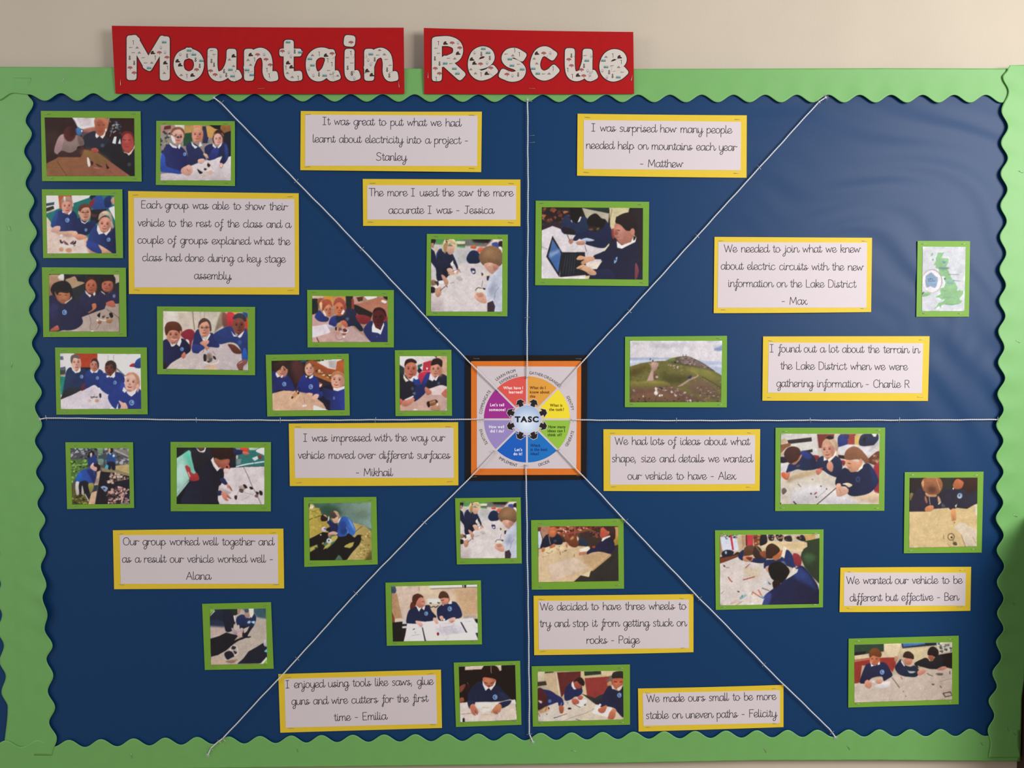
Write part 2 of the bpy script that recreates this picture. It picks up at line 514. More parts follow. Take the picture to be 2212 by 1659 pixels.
# ================================================================== joined handwriting lettering
# glyphs: advance | strokes of "x,y" points (x-height 10, ascender 16.5); a doubled point is a sharp corner
GL = {}
for _ln in '''a 10.5|8.8,8.6 6.5,10 4,10 1.2,7.5 .6,4 2,.7 4.4,0 6.8,1.6 8.6,5 9,9|9,10 8.8,3.6 9.2,.8 10.4,0 12.2,2 13,4.2
b 10|1.2,16.5 1.1,8 1.1,.6|1.1,6 3,9.4 6,10 8.4,7.8 8.5,3.2 6.5,.3 4,0 1.1,1|8.4,3.5 9.6,2.6 11,3.4
c 9.2|8,8.8 6,10 3.5,9.8 1.2,7.5 .6,4.4 1.6,1.2 4,0 6.6,.4 9.2,3.2
d 10.5|8.8,8.6 6.5,10 4,10 1.2,7.5 .6,4 2,.7 4.4,0 6.8,1.6 8.6,5 9,9|9.1,16.5 8.9,3.6 9.2,.8 10.4,0 12.2,2 13,4.2
e 9|.6,3 4,4.2 7.4,6.4 7.5,9 5.5,10.2 3,9.8 1,7 .7,3.5 2.2,.7 4.6,0 7.4,.8 10,4.4
f 7|8,15 6.6,16.5 5,15.2 4.4,10 4,0 3.4,-6 2.2,-8.2 .9,-6.8 1.6,-3.8 4,-.4 6.8,1.4|1.6,9.6 7,9.8
g 10|8.8,8.6 6.5,10 4,10 1.2,7.5 .6,4 2,.9 4.4,.3 6.8,1.9 8.6,5 9,9|9,10 8.9,0 8,-5.8 5.6,-8.2 3.2,-7.4 3.2,-4.6 6,-2 9.6,.4 12.2,3.6
h 10|1.2,16.5 1,0|1,5.5 3.5,9.4 6.4,10 8.2,8 8.3,3 8.8,.7 10,0 11.8,2 12.4,4.2
i 4.6|1.2,10 1.1,3 1.6,.6 3,0 4.8,2 5.4,4.2|1.3,12.6 1.35,13.8
j 5|2.5,10 2.4,0 1.5,-6 -1,-8.2 -3,-7 -2.5,-4.5 0,-2 3.5,.5 5.6,3|2.6,12.6 2.65,13.8
k 9.6|1.2,16.5 1,0|1,5 4,9.2 6.5,10 7.8,8.4 6.8,6 4,5 1.4,4.8|3.5,5 6,1.2 7.6,0 9.6,.8 11,3.2
l 4.6|1.3,16.5 1.1,3 1.6,.6 3,0 4.8,2 5.4,4.2
m 15|1,10 1,0|1,5.5 3,9.3 5.2,10 6.8,8 6.8,0|6.8,5.5 8.8,9.3 11,10 12.5,8 12.6,3 13,.7 14.2,0 15.9,2 16.5,4.2
n 10|1,10 1,0|1,5.5 3.4,9.4 6.2,10 8,8 8.1,3 8.6,.7 9.8,0 11.6,2 12.2,4.2
o 10|6,10 3,9.8 .8,7 .8,3.4 2.5,.4 5,0 7.7,1.5 8.7,5 8,8.5 6,10|8.7,5.2 9.8,4.4 11,4.8
p 10|1.2,10 1.1,0 1.1,-8|1.1,5 3,9.2 6,10 8.3,7.6 8.4,3.4 6.6,.4 4,0 1.2,1|8.3,3.6 9.4,2.8 11,3.6
r 7.6|1,10 1,0|1,5.2 2.6,8.6 4.4,9.9 5.8,8.8 7.2,8 9,9.2
S0 7.6|6.6,9 4.6,10.2 2.1,9.5 1.3,7.5 3,5.8 5.5,4.5 6.3,2.3 5,.4 3,0 .8,1.1
s 8|6.2,8.8 4.4,10.2 2.4,9.3 2.4,7.2 5,5 6.4,2.9 5.4,.6 3,0 1,1.2 1.6,3 4,3.1 7,2.4 9.4,4.4
t 6.2|3,14.2 2.8,3 3.4,.6 4.8,0 6.6,2 7.2,4.2|.4,10.6 5.6,10.6
u 10.5|1,10 1,4 2,.8 4.4,0 6.9,1.5 8.6,5 9,10|9,10 8.8,3 9.3,.6 10.5,0 12.3,2 13,4.2
v 9|.5,10 2.5,5 4.2,.2 4.2,.2 6,4.5 7.4,9.6 8.6,8.6 10,9.2
w 13.6|.5,10 3.4,.2 3.4,.2 6.4,8.6 6.4,8.6 9.4,.2 9.4,.2 12.2,9.8 13.4,8.8 14.6,9.2
x 9.6|.8,9.6 2.4,9.4 7,.8 8.5,0 10.6,2.6|8,10 .5,0
y 10|1,10 1,4 2,.9 4.4,.2 6.9,1.6 8.6,5 9,10|9,10 8.9,0 8,-5.8 5.6,-8.2 3.2,-7.4 3.2,-4.6 6,-2 9.6,.4 12,3.4
z 9|.8,10 7.4,10 7.4,10 .6,0 .6,0 7,0 9.4,2.4
E 11|9,16 1,16 1,16 1,0 1,0 9.4,0|1,8.3 7.6,8.3
I 9|0,16 7,16|3.5,16 3.5,0|0,0 7,0
S 11.6|10,14 8,16 4.4,16.3 1.7,14.2 1.9,10.8 5,8.7 9,6.9 10.1,3.8 8.3,.8 5,0 2.2,.4 .3,2.2
T 11|0,16 11,16|5.5,16 5.5,0
J 11|2.4,16 11,16|6.8,16 6.8,4 5.6,1 3,0 .8,1.6
M 16|1,0 2,16 2,16 7.6,3 7.6,3 13.2,16 13.2,16 14.4,0
W 18|0,16 4.5,0 4.5,0 8.6,14 8.6,14 12.6,0 12.6,0 17,16
L 10|1,16 1,0 1,0 9,0
D 13|1,16 1,0 1,0 5.4,0 10,2.5 11.3,8 10,13.5 5.4,16 1,16
C 12|11,13.4 8.6,15.9 5.2,16 1.8,13 .8,8 1.8,3 5.2,0 8.6,.2 11,2.6
R 11|1,0 1,16 1,16 6,16 9,14.5 9.2,11 7,8.5 1.2,8|5,8 10,0
O 14.6|7,16 2.6,14 .8,8 2.6,2 7,0 11.4,2 13.2,8 11.4,14 7,16
A 13|0,0 6,16 6,16 12,0|2.2,6 9.8,6
P 11|1,0 1,16 1,16 6,16 9.2,14.3 9.4,10.8 7,8 1.2,7.7
F 10|9.8,16 1,16 1,16 1,0|1,8.5 8,8.5
B 11.6|1,0 1,16 1,16 6,16 8.5,14.2 8.3,10.4 6,8.5 1.2,8.3|6,8.5 9.4,7 10,3.6 8.5,.8 5,0 1.2,0
- 8|1,6 6.4,6
, 5|1.6,1.4 1.9,0 .8,-3
. 5|.8,.2 1.8,1.6 2.6,.2'''.split('\n'):
    _k2, _r2 = _ln.split('|', 1)
    _n2, _ad = _k2.rsplit(' ', 1)
    GL[_n2] = (float(_ad), [np.array([[float(c) for c in p.split(',')] for p in st.split()]) for st in _r2.split('|')])


def set_line(text):
    """strokes of one line of joined writing in font units, and its width"""
    x, out, prev = 0.0, [], ' '
    for ch in text:
        if ch == ' ':
            x += 8.5
        else:
            g = 'S0' if ch == 's' and prev == ' ' else ch
            adv, st = GL[g]
            for s in st:
                out.append(s + [x, 0])
            x += adv
        prev = ch
    return out, x


def lettering(lines, base, extra, parent, w=1.3, vs=1.03):
    """lines: (text, x0, y0, x1, y1) baseline ends in photo pixels -> one flat ink mesh on the sheet"""
    V, F = [], []
    for text, x0, y0, x1, y1 in lines:
        st, wid = set_line(text)
        L = math.hypot(x1 - x0, y1 - y0)
        ex = np.array([x1 - x0, y1 - y0]) / L
        ey = np.array([ex[1], -ex[0]])
        hs = L / (wid + 1.5)
        for s in st:
            P = np.array([x0, y0]) + s[:, :1] * hs * ex + s[:, 1:] * vs * ey
            ribbon(resample(catmull(P, sub=6), 0.9), w, V, F)
    V = np.array(V)
    return link('lettering', base.world(V[:, 0], V[:, 1], extra), F, M['ink'], parent, smooth=False)


# ================================================================== yellow caption cards
# region x0, y0, zoom | outer quad | inner quad | lines | label
CAPS = [
 ((260, 400, 5.53), [93, 70, 2130, 97, 2135, 1308, 102, 1300], [162, 150, 2078, 167, 2085, 1222, 168, 1222],
  [('Each group was able to show their', 247, 275, 2003, 300), ('vehicle to the rest of the class and a', 207, 490, 2038, 510),
   ('couple of groups explained what the', 205, 695, 2035, 715), ('class had done during a key stage', 262, 905, 1980, 925), ('assembly.', 880, 1120, 1350, 1128)],
  'yellow-edged caption card with five handwritten lines beginning Each group was able'),
 ((640, 230, 5.395), [52, 53, 2163, 60, 2155, 765, 47, 742], [105, 95, 2113, 108, 2107, 695, 103, 690],
  [('It was great to put what we had', 308, 213, 1920, 233), ('learnt about electricity into a project -', 190, 417, 2015, 437), ('Stanley', 930, 628, 1290, 632)],
  'yellow-edged caption card beginning It was great to put what we had learnt'),
 ((775, 380, 6.144), [53, 40, 2145, 48, 2145, 668, 57, 663], [112, 122, 2090, 130, 2088, 583, 112, 580],
  [('The more I used the saw the more', 135, 267, 2058, 270), ('accurate I was - Jessica', 395, 500, 1795, 500)],
  'yellow-edged caption card beginning The more I used the saw'),
 ((1235, 235, 5.672), [72, 60, 2145, 80, 2142, 845, 65, 820], [148, 138, 2075, 160, 2070, 753, 145, 738],
  [('I was surprised how many people', 243, 275, 1970, 302), ('needed help on mountains each year', 175, 488, 2028, 515), ('- Matthew', 835, 712, 1370, 718)],
  'yellow-edged caption card beginning I was surprised how many people'),
 ((1530, 500, 5.978), [80, 70, 2115, 82, 2103, 1040, 70, 1055], [130, 138, 2050, 145, 2042, 983, 120, 985],
  [('We needed to join what we knew', 205, 268, 1975, 272), ('about electric circuits with the new', 162, 490, 2010, 505),
   ('information on the Lake District', 255, 715, 1915, 725), ('- Max', 945, 942, 1285, 945)],
  'yellow-edged caption card beginning We needed to join what we knew'),
 ((1635, 715, 5.745), [77, 68, 2143, 65, 2123, 868, 68, 865], [147, 143, 2063, 152, 2048, 772, 137, 765],
  [('I found out a lot about the terrain in', 163, 262, 2022, 275), ('the Lake District when we were', 290, 475, 1878, 487), ('gathering information - Charlie R', 243, 692, 1905, 705)],
  'yellow-edged caption card beginning I found out a lot about the terrain'),
 ((615, 900, 5.672), [50, 85, 2125, 68, 2128, 842, 63, 850], [118, 145, 2068, 138, 2072, 750, 125, 752],
  [('I was impressed with the way our', 230, 305, 1970, 300), ('vehicle moved over different surfaces', 163, 515, 2035, 515), ('- Mikhail', 870, 725, 1330, 727)],
  'yellow-edged caption card beginning I was impressed with the way'),
 ((235, 1130, 5.672), [50, 88, 2138, 68, 2148, 800, 65, 810], [132, 148, 2070, 140, 2075, 743, 147, 745],
  [('Our group worked well together and', 173, 270, 2025, 272), ('as a result our vehicle worked well -', 163, 483, 2025, 483), ('Alana', 950, 692, 1252, 692)],
  'yellow-edged caption card beginning Our group worked well together'),
 ((590, 1435, 5.821), [65, 123, 2110, 68, 2123, 800, 90, 860], [140, 185, 2045, 133, 2062, 748, 158, 797],
  [('I enjoyed using tools like saws, glue', 160, 300, 2022, 255), ('guns and wire cutters for the first', 232, 510, 1955, 470), ('time - Emilia', 765, 712, 1435, 693)],
  'tilted yellow-edged caption card beginning I enjoyed using tools like saws'),
 ((1140, 1275, 5.978), [75, 72, 2140, 50, 2140, 800, 83, 838], [138, 138, 2080, 122, 2083, 748, 143, 768],
  [('We decided to have three wheels to', 160, 260, 2055, 248), ('try and stop it from getting stuck on', 153, 475, 2052, 465), ('rocks - Paige', 758, 690, 1452, 687)],
  'yellow-edged caption card beginning We decided to have three wheels'),
 ((1370, 1470, 6.506), [53, 113, 2098, 62, 2098, 655, 62, 718], [118, 180, 2048, 138, 2048, 597, 128, 637],
  [('We made ours small to be more', 178, 305, 2003, 270), ('stable on uneven paths - Felicity', 165, 540, 2008, 510)],
  'tilted yellow-edged caption card beginning We made ours small'),
 ((1290, 915, 5.978), [80, 73, 2105, 72, 2098, 868, 83, 870], [170, 152, 2040, 150, 2038, 780, 167, 790],
  [('We had lots of ideas about what', 230, 273, 1978, 277), ('shape, size and details we wanted', 190, 497, 2008, 500), ('our vehicle to have - Alex', 393, 722, 1800, 722)],
  'yellow-edged caption card beginning We had lots of ideas'),
 ((1800, 1215, 7.135), [110, 80, 2125, 68, 2113, 745, 97, 765], [168, 155, 2045, 160, 2035, 665, 162, 672],
  [('We wanted our vehicle to be', 205, 333, 1998, 325), ('different but effective - Ben', 255, 598, 1935, 585)],
  'small yellow-edged caption card beginning We wanted our vehicle to be different'),
]


def to_px(R, q):
    q = np.array(q, float).reshape(-1, 2)
    return q / R[2] + np.array(R[:2])


def card_staples(quad, root, dx, dy, ln, z=0.0003):
    for i, (sx, sy) in enumerate(((1, 1), (-1, 1), (-1, -1), (1, -1))):
        c = quad.q[i] + np.array([sx * (dx + random.uniform(-4, 4)), sy * (dy + random.uniform(-1.5, 1.5))])
        e = quad.q[1] - quad.q[0]
        staple(c, math.atan2(e[1], e[0]) + random.uniform(-0.12, 0.12), (lambda u, v: quad.height(np.float64(u), np.float64(v)) + z), root, ln)


for R, qo, qi, lines, label in CAPS:
    out = to_px(R, qo)
    card = Quad(out, H_CARD, curl=[random.uniform(0.0003, 0.0012), random.uniform(0.0, 0.0006), random.uniform(0.0008, 0.0022), random.uniform(0, 0.0006)],
                bow=[random.uniform(-0.5, 0.8), 0, random.uniform(-0.4, 1.0), 0])
    root = empty('caption_card', pix(*out.mean(0), H_CARD), label, 'caption card', 'yellow caption cards with handwriting')
    sheet('backing_card', card, card, 0.0, 0.0004, M['yellow'], root)
    paper = sheet('paper_sheet', Quad(to_px(R, qi), 0), card, 0.00035, 0.0003, M['white'], root)
    lettering([(t, R[0] + a / R[2], R[1] + b / R[2], R[0] + c / R[2], R[1] + d / R[2]) for t, a, b, c, d in lines], card, 0.00047, paper)
    card_staples(card, root, 19, 8.5, 12)


# ================================================================== printed photographs
def light_at(u, v):
    """fitted light level where a print hangs; its painted colours are divided by it"""
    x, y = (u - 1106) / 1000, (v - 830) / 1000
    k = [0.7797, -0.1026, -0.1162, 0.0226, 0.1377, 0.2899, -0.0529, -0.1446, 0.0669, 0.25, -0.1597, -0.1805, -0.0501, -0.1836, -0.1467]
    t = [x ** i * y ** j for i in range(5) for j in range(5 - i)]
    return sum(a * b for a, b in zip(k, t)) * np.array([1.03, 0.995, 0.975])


def gblur(A, sig):
    if sig < 0.25:
        return A
    r = int(math.ceil(2.6 * sig))
    k = np.exp(-0.5 * (np.arange(-r, r + 1) / sig) ** 2); k /= k.sum()
    for ax in (0, 1):
        B = np.zeros_like(A)
        pad = [(0, 0)] * A.ndim; pad[ax] = (r, r)
        Q = np.pad(A, pad, mode='edge')
        n = A.shape[ax]
        for i, kk in enumerate(k):
            B += kk * (Q[i:i + n] if ax == 0 else Q[:, i:i + n])
        A = B
    return A


def in_poly(x, y, P):
    c = np.zeros(x.shape, bool)
    n = len(P)
    for i in range(n):
        x0, y0 = P[i]; x1, y1 = P[(i + 1) % n]
        if y0 == y1:
            continue
        c ^= ((y0 > y) != (y1 > y)) & (x < (x1 - x0) * (y - y0) / (y1 - y0) + x0)
    return c


class Print:
    """a picture painted on the print's own grid, in the tenths-of-zoom coordinates it was measured in"""
    def __init__(self, quad10, nx, ny):
        self.nx, self.ny = nx, ny
        S = 2
        s = (np.arange(nx * S) + 0.5) / (nx * S); t = (np.arange(ny * S) + 0.5) / (ny * S)
        s, t = np.meshgrid(s, t)
        q = np.array(quad10, float).reshape(4, 2)
        w = ((1 - s) * (1 - t), s * (1 - t), s * t, (1 - s) * t)
        self.X = sum(w[i] * q[i, 0] for i in range(4)); self.Y = sum(w[i] * q[i, 1] for i in range(4))
        self.spu = nx * S / max(1e-6, abs(q[1, 0] - q[0, 0]))     # samples per drawing unit
        self.img = np.zeros(s.shape + (3,))

    def colour(self, spec, x0, x1, y0, y1):
        for ch, ax in (('>', 0), ('^', 1)):
            if ch in spec:
                a, b = (hexc(k) for k in spec.split(ch))
                f = np.clip((self.X - x0) / max(x1 - x0, 1e-6) if ax == 0 else (self.Y - y0) / max(y1 - y0, 1e-6), 0, 1)
                return a + (b - a) * f[..., None]
        return hexc(spec)

    def put(self, mask, spec, bb, soft=0.0):
        m = mask.astype(float)
        if soft:
            m = gblur(m, soft * self.spu)
        self.img += (self.colour(spec, *bb) - self.img) * m[..., None]

    def region(self, P, spec, soft=0.0):
        P = np.asarray(P, float)
        x0, y0 = P.min(0); x1, y1 = P.max(0)
        sel = (self.X >= x0) & (self.X <= x1) & (self.Y >= y0) & (self.Y <= y1)
        m = np.zeros(self.X.shape, bool)
        m[sel] = in_poly(self.X[sel], self.Y[sel], P)
        self.put(m, spec, (x0, x1, y0, y1), soft)

    def ell(self, c, r, spec, rot=0.0, soft=0.0):
        a = np.linspace(0, 2 * math.pi, 28, endpoint=False)
        co, si = math.cos(math.radians(rot)), math.sin(math.radians(rot))
        x, y = r[0] * np.cos(a), r[1] * np.sin(a)
        self.region(np.stack([c[0] + x * co - y * si, c[1] + x * si + y * co], 1), spec, soft)

    def line(self, P, w, spec, soft=0.0):
        P = np.asarray(P, float)
        V, F = [], []
        ribbon(catmull(P, sub=5) if len(P) > 2 else P, w, V, F, cap=False)
        V = np.array(V)
        if len(V):
            self.region(np.concatenate([V[0::2], V[1::2][::-1]]), spec, soft)

    def face(self, spec, c, r, rot, look):
        """a head seen small: skin, shaded cheek, eyes, brows, nose, mouth"""
        k = hexc(spec)
        hx = lambda f: ''.join('%02x' % int(255 * min(1, max(0, x))) for x in k * np.array(f))
        co, si = math.cos(math.radians(rot)), math.sin(math.radians(rot))
        at = lambda x, y: (c[0] + x * r[0] * co - y * r[1] * si, c[1] + x * r[0] * si + y * r[1] * co)
        self.ell(c, r, spec, rot, 0.5)
        self.ell(at(0.55 - look * 0.8, 0.15), (r[0] * 0.45, r[1] * 0.75), hx((0.86, 0.80, 0.80)), rot, r[0] * 0.18)
        self.ell(at(look * 0.4, -0.55), (r[0] * 0.55, r[1] * 0.25), hx((1.07, 1.05, 1.05)), rot, r[0] * 0.2)
        for sx in (-0.42, 0.42):
            x = sx + look * 0.34
            self.ell(at(x, -0.12), (r[0] * 0.17, r[1] * 0.085), hx((0.42, 0.36, 0.38)), rot, 0.35)
            self.line([at(x - 0.2, -0.30), at(x + 0.2, -0.30)], r[1] * 0.07, hx((0.62, 0.54, 0.52)), 0.4)
        self.ell(at(look * 0.5, 0.20), (r[0] * 0.15, r[1] * 0.12), hx((0.80, 0.70, 0.70)), rot, 0.5)
        self.line([at(-0.32 + look * 0.36, 0.46), at(look * 0.36, 0.55), at(0.32 + look * 0.36, 0.46)], r[1] * 0.10, hx((0.66, 0.40, 0.42)), 0.35)
        self.ell(at(look * 0.3, 0.88), (r[0] * 0.4, r[1] * 0.12), hx((0.82, 0.74, 0.72)), rot, 0.7)

    def badge(self, c, r):
        self.ell(c, (r, r * 1.12), '7a9cc8', 0, 0.3)
        self.ell(c, (r * 0.62, r * 0.7), '2c4680', 0, 0.3)
        self.ell((c[0] + r * 0.2, c[1] - r * 0.1), (r * 0.25, r * 0.4), '9cbcdc', 20, 0.3)

    def speckle(self, P, cols, size, n, seed):
        """small irregular patches (stones, leaves) scattered in a polygon"""
        P = np.asarray(P, float)
        g = np.random.default_rng(seed)
        x0, y0 = P.min(0); x1, y1 = P.max(0)
        k = 0
        while k < n:
            c = np.array([g.uniform(x0, x1), g.uniform(y0, y1)])
            if not in_poly(c[:1], c[1:], P)[0]:
                k += 0.34
                continue
            a = np.sort(g.uniform(0, 2 * math.pi, 6))
            rr = size * g.uniform(0.45, 1.2, 6)
            self.region(c + np.stack([rr * np.cos(a) * 1.3, rr * np.sin(a)], 1), cols[int(g.integers(len(cols)))], 0.25)
            k += 1

    def run(self, text):
        for ln in text.strip().split('\n'):
            tk = ln.split()
            if not tk:
                continue
            soft = 0.35
            if tk[-1][0] == '~':
                soft = float(tk.pop()[1:])
            op = tk[0]
            pt = lambda ts: [tuple(float(c) for c in t.split(',')) for t in ts]
            if op == 'b':
                self.img[:] = self.colour(tk[1], self.X.min(), self.X.max(), self.Y.min(), self.Y.max())
            elif op == 'p':
                self.region(pt(tk[2:]), tk[1], soft)
            elif op == 's':
                c = tk[1]
                if '^' not in c and '>' not in c:        # rounded things: a little lighter above than below
                    k = hexc(c)
                    hx = lambda f: ''.join('%02x' % int(255 * min(1, x * f)) for x in k)
                    c = hx(1.10) + '^' + hx(0.88)
                self.region(catmull(pt(tk[2:]), True), c, soft)
            elif op == 'e':
                self.ell(pt(tk[2:3])[0], pt(tk[3:4])[0], tk[1], float(tk[4]) if len(tk) > 4 else 0, soft)
            elif op == 'l':
                self.line(pt(tk[3:]), float(tk[2]), tk[1], soft)
            elif op == 'f':
                self.face(tk[1], pt(tk[2:3])[0], pt(tk[3:4])[0], float(tk[4]), float(tk[5]))
            elif op == 'o':
                self.badge(pt(tk[1:2])[0], float(tk[2]))
            elif op == 'k':
                self.speckle(pt(tk[4:]), tk[1].split('/'), float(tk[2]), float(tk[3]), int(sum(map(ord, ln))))

    def pixels(self):
        A = gblur(self.img, 0.9)
        for sg, am in ((2.2, 0.018), (8.0, 0.022)):            # uneven print and cloth folds
            N = gblur(RNG.normal(0, 1, A.shape[:2]), sg)
            A = A * (1 + am * N / N.std())[..., None]
        A = A + RNG.normal(0, 0.012, A.shape[:2])[..., None]
        A = A.reshape(self.ny, 2, self.nx, 2, 3).mean((1, 3))
        return np.clip(A, 0.004, 1)


PHOTOS = []          # region | outer quad | inner quad (zoomed pixels) | drawing | label


def photo(R, outer, inner, ops, label, bow=(0, 0, 0, 0), of=None):
    PHOTOS.append((R, outer, inner, ops, label, of))


# drawing ops, coordinates in tenths of zoomed pixels: b ground, p polygon, s smooth blob, e ellipse, l line, f face, o jumper badge, k speckle
photo((80, 230, 9.617), [78, 92, 2150, 100, 2172, 1560, 105, 1550], [157, 228, 2018, 245, 2030, 1445, 203, 1445], '''
b 2a1714
s 33211b 16,60 40,50 50,80 30,100 16,95 ~4
p e0d6d9 72,20 121,20 121,46 104,50 88,46 79,38 ~.8
p c9bcc0 80,22 114,22 113,40 90,42 ~1
s 9a6455 96,48 121,43 122,54 100,56 ~1
s 3c6ca0 79,43 86,43 95,52 90,60 82,57
e fff 93,51 1.5,2
s 554048 92,58 104,54 108,70 98,74 ~1.5
k 55606a/8a8f96/3a3c55/1a1c22 3 26 148,26 172,26 172,60 150,50
l 9ca0a8 .8 158,40 155,52 151,63
s 24232f 97,62 122,51 142,62 162,80 176,100 203,125 203,146 194,146 130,98 112,88 98,84
s 1d1a1f 146,78 172,62 206,98 206,146 190,146 130,99
s 86706a 54,57 84,60 96,70 97,80 84,84 80,98 54,94 50,76
s 9b7b7d 50,59 42,70 36,94 48,99 53,82 57,62
s 6e5750 84,60 96,68 97,80 88,80 ~1
s 3a2223 52,92 70,96 92,84 98,88 88,104 60,106 42,103
s 2f171a 57,44 62,28 74,26 81,36 82,46 ~1
e 4b1f1e 68,57 12.5,16 0 ~1
e 3a1819 74,52 7,12 0 ~2
s a5694c 121,25 147,25 147,44 141,58 133,63 124,57 120,42
e 98503c 131,44 10,16 0 ~2
l 5c281e 1.2 126,39 131,39
l 5c281e 1.2 136,39 140,39
l 7c3a2c 1 129,52 137,52
p e8d8cc 122,55 129,62 124,66 121,62
p e8d8cc 142,50 141,60 136,67 131,63 138,59
e c8d4dc 143,49 1.6,3
p dde5e7 160,63 165,63 163,78 156,76
p dde5e7 172,66 174,78 168,77
s 5c201e 174,60 182,52 196,54 201,66 198,70
e 9d4038 188,76 13,20 0 ~.8
e b0504a 184,68 6,8 0 ~2
l 5a1a18 1.4 178,69 184,70
l 5a1a18 1.4 189,70 194,70
l 6a2420 1 182,84 191,84
p d2bcb0 174,88 181,96 186,97 190,102 195,98 202,86 203,78 199,88 190,97 180,94
p 7d5432>8a5244 20,118 40,108 44,105 90,105 97,96 98,89 128,97 196,146 20,146
s 7c5a34 92,98 104,90 126,97 150,114 130,120 ~4
l 4a2018 .9 42,114 52,129 62,143
s a04a3e 113,88 122,86 128,92 122,97 114,94
e 424a5a 136,81 4,4 0 ~1
e 3a3c46 191,120 4,4 0 ~1
s f2e8e6 104,107 107,107 110,116 110,124 106,123
s 3a1c12 111,113 117,116 114,123
s 4a2c18 122,118 130,121 136,126 126,124
s 2f140c 143,118 147,124 150,127 145,129
l c08a70 .9 118,126 128,129
l 4a2416 .8 151,134 156,138
''', 'dark photo of three children at a brown table, topmost in the left column')
photo((325, 250, 10.368), [130, 115, 1890, 122, 1892, 1575, 120, 1550], [222, 205, 1800, 215, 1800, 1450, 222, 1450], '''
b 8a8078
p a87f74 22,20 55,20 52,40 22,42
p 5c2a28 32,24 46,22 46,30 30,32
p 8a857a 22,40 46,40 46,62 22,66
k 3a3836/a8a294/6a6258/23262b 4 22 22,36 46,36 42,84 22,88
p c9c1b6 54,20 76,20 76,36 60,34
p b48c50 76,20 122,20 118,40 76,42
p 24462d 74,40 94,38 94,68 74,68
p 2b2a42 116,24 132,24 130,62 116,62
p c0924f 124,24 150,24 150,32 138,50 128,48
p 18181c 130,21 160,21 158,32 145,30
s 8a5a30 158,22 178,22 178,38 166,46 158,36
p 1c1d27 162,40 180,34 180,96 165,94
l 9aacb4 1.1 131,48 129,58 128,68
s cdc1c3 18,132 60,126 92,112 125,100 160,92 174,92 182,96 182,150 18,150
s 2b2f63>1e2150 27,84 33,70 44,63 52,71 66,68 80,82 85,106 70,122 66,130 40,126 24,124 24,98
s 2c499c 26,84 33,92 36,112 60,121 70,127 66,130 40,127 24,124 23,104
s 25294f 80,68 92,60 110,71 121,88 123,98 108,104 90,111 82,108 84,92
s 22264d 121,72 138,63 150,72 162,60 172,67 174,92 164,108 155,104 160,90 140,98 127,98
s 2c3471 142,72 153,74 147,95 130,99 127,94
s 2a3f78 166,64 173,74 173,92 168,98 ~1
s 8c6046 45,38 56,27 68,26 76,36 76,48 66,52 48,50
f d3a393 61,47 13.5,16.5 8 .3
s f3e6e4 46,44 53,50 57,62 50,58
l 22181c .9 47,42 54,46 60,49 66,49 71,47
e 3a2a2c 62,48 2.4,1.8
e 3a2a2c 69,48 2,1.8
s 7a4f38 46,38 52,28 64,26 74,31 76,40 66,31 54,33
e e87 105,26 9,5
s a87a52 92,40 96,28 106,25 117,33 118,44 114,36 104,31 96,38
f cf8c74 105,44 12.5,16 0 .05
s c79a76 94,36 100,28 112,29 116,38 106,32 ~1
s 382019 139,52 144,36 154,31 163,38 165,56 160,60 143,62
f dba99b 151,53 10,13 -6 .1
l b78a78 1.4 141,45 148,37 158,38 163,46
s 2a1612 143,40 152,34 162,40 152,37
p f1e7eb 43,60 50,66 60,70 59,73 50,71 43,64
p f1e7eb 66,63 68,68 65,75 61,70
p efe7e4 91,57 98,66 106,70 100,74 93,66
p efe7e4 111,58 116,67 108,70
p efd9dc 139,62 147,71 145,73 139,68
p f4f4f8 160,60 158,67 152,73 150,71
s d29a8a 70,118 80,112 88,110 95,121 90,132 80,133 69,127
l 5a2c2a .8 82,118 85,124
l a86a60 .8 88,118 90,126
s d9a99b 107,98 118,96 122,101 114,108 107,105
s c9a281 118,85 126,86 130,95 124,94
s d29f93 154,107 160,106 163,112 158,118 154,113
e f6f0ee 158,112 1.4,2
o 77,86 3.6
s 271715 105,119 110,122 117,127 111,130 107,125
s 3a2020 120,117 126,119 121,123
s 2c1618 128,106 134,110 131,115 127,112
e c9a594 133,127 6,5 0 ~1
e c4b19f 119,134 6,4 0 ~1
l f4ece8 1 114,119 126,124 138,118 142,124
l 9a6a58 .6 128,104 136,112 141,121
''', 'photo of three girls behind a white table, second in the top row')
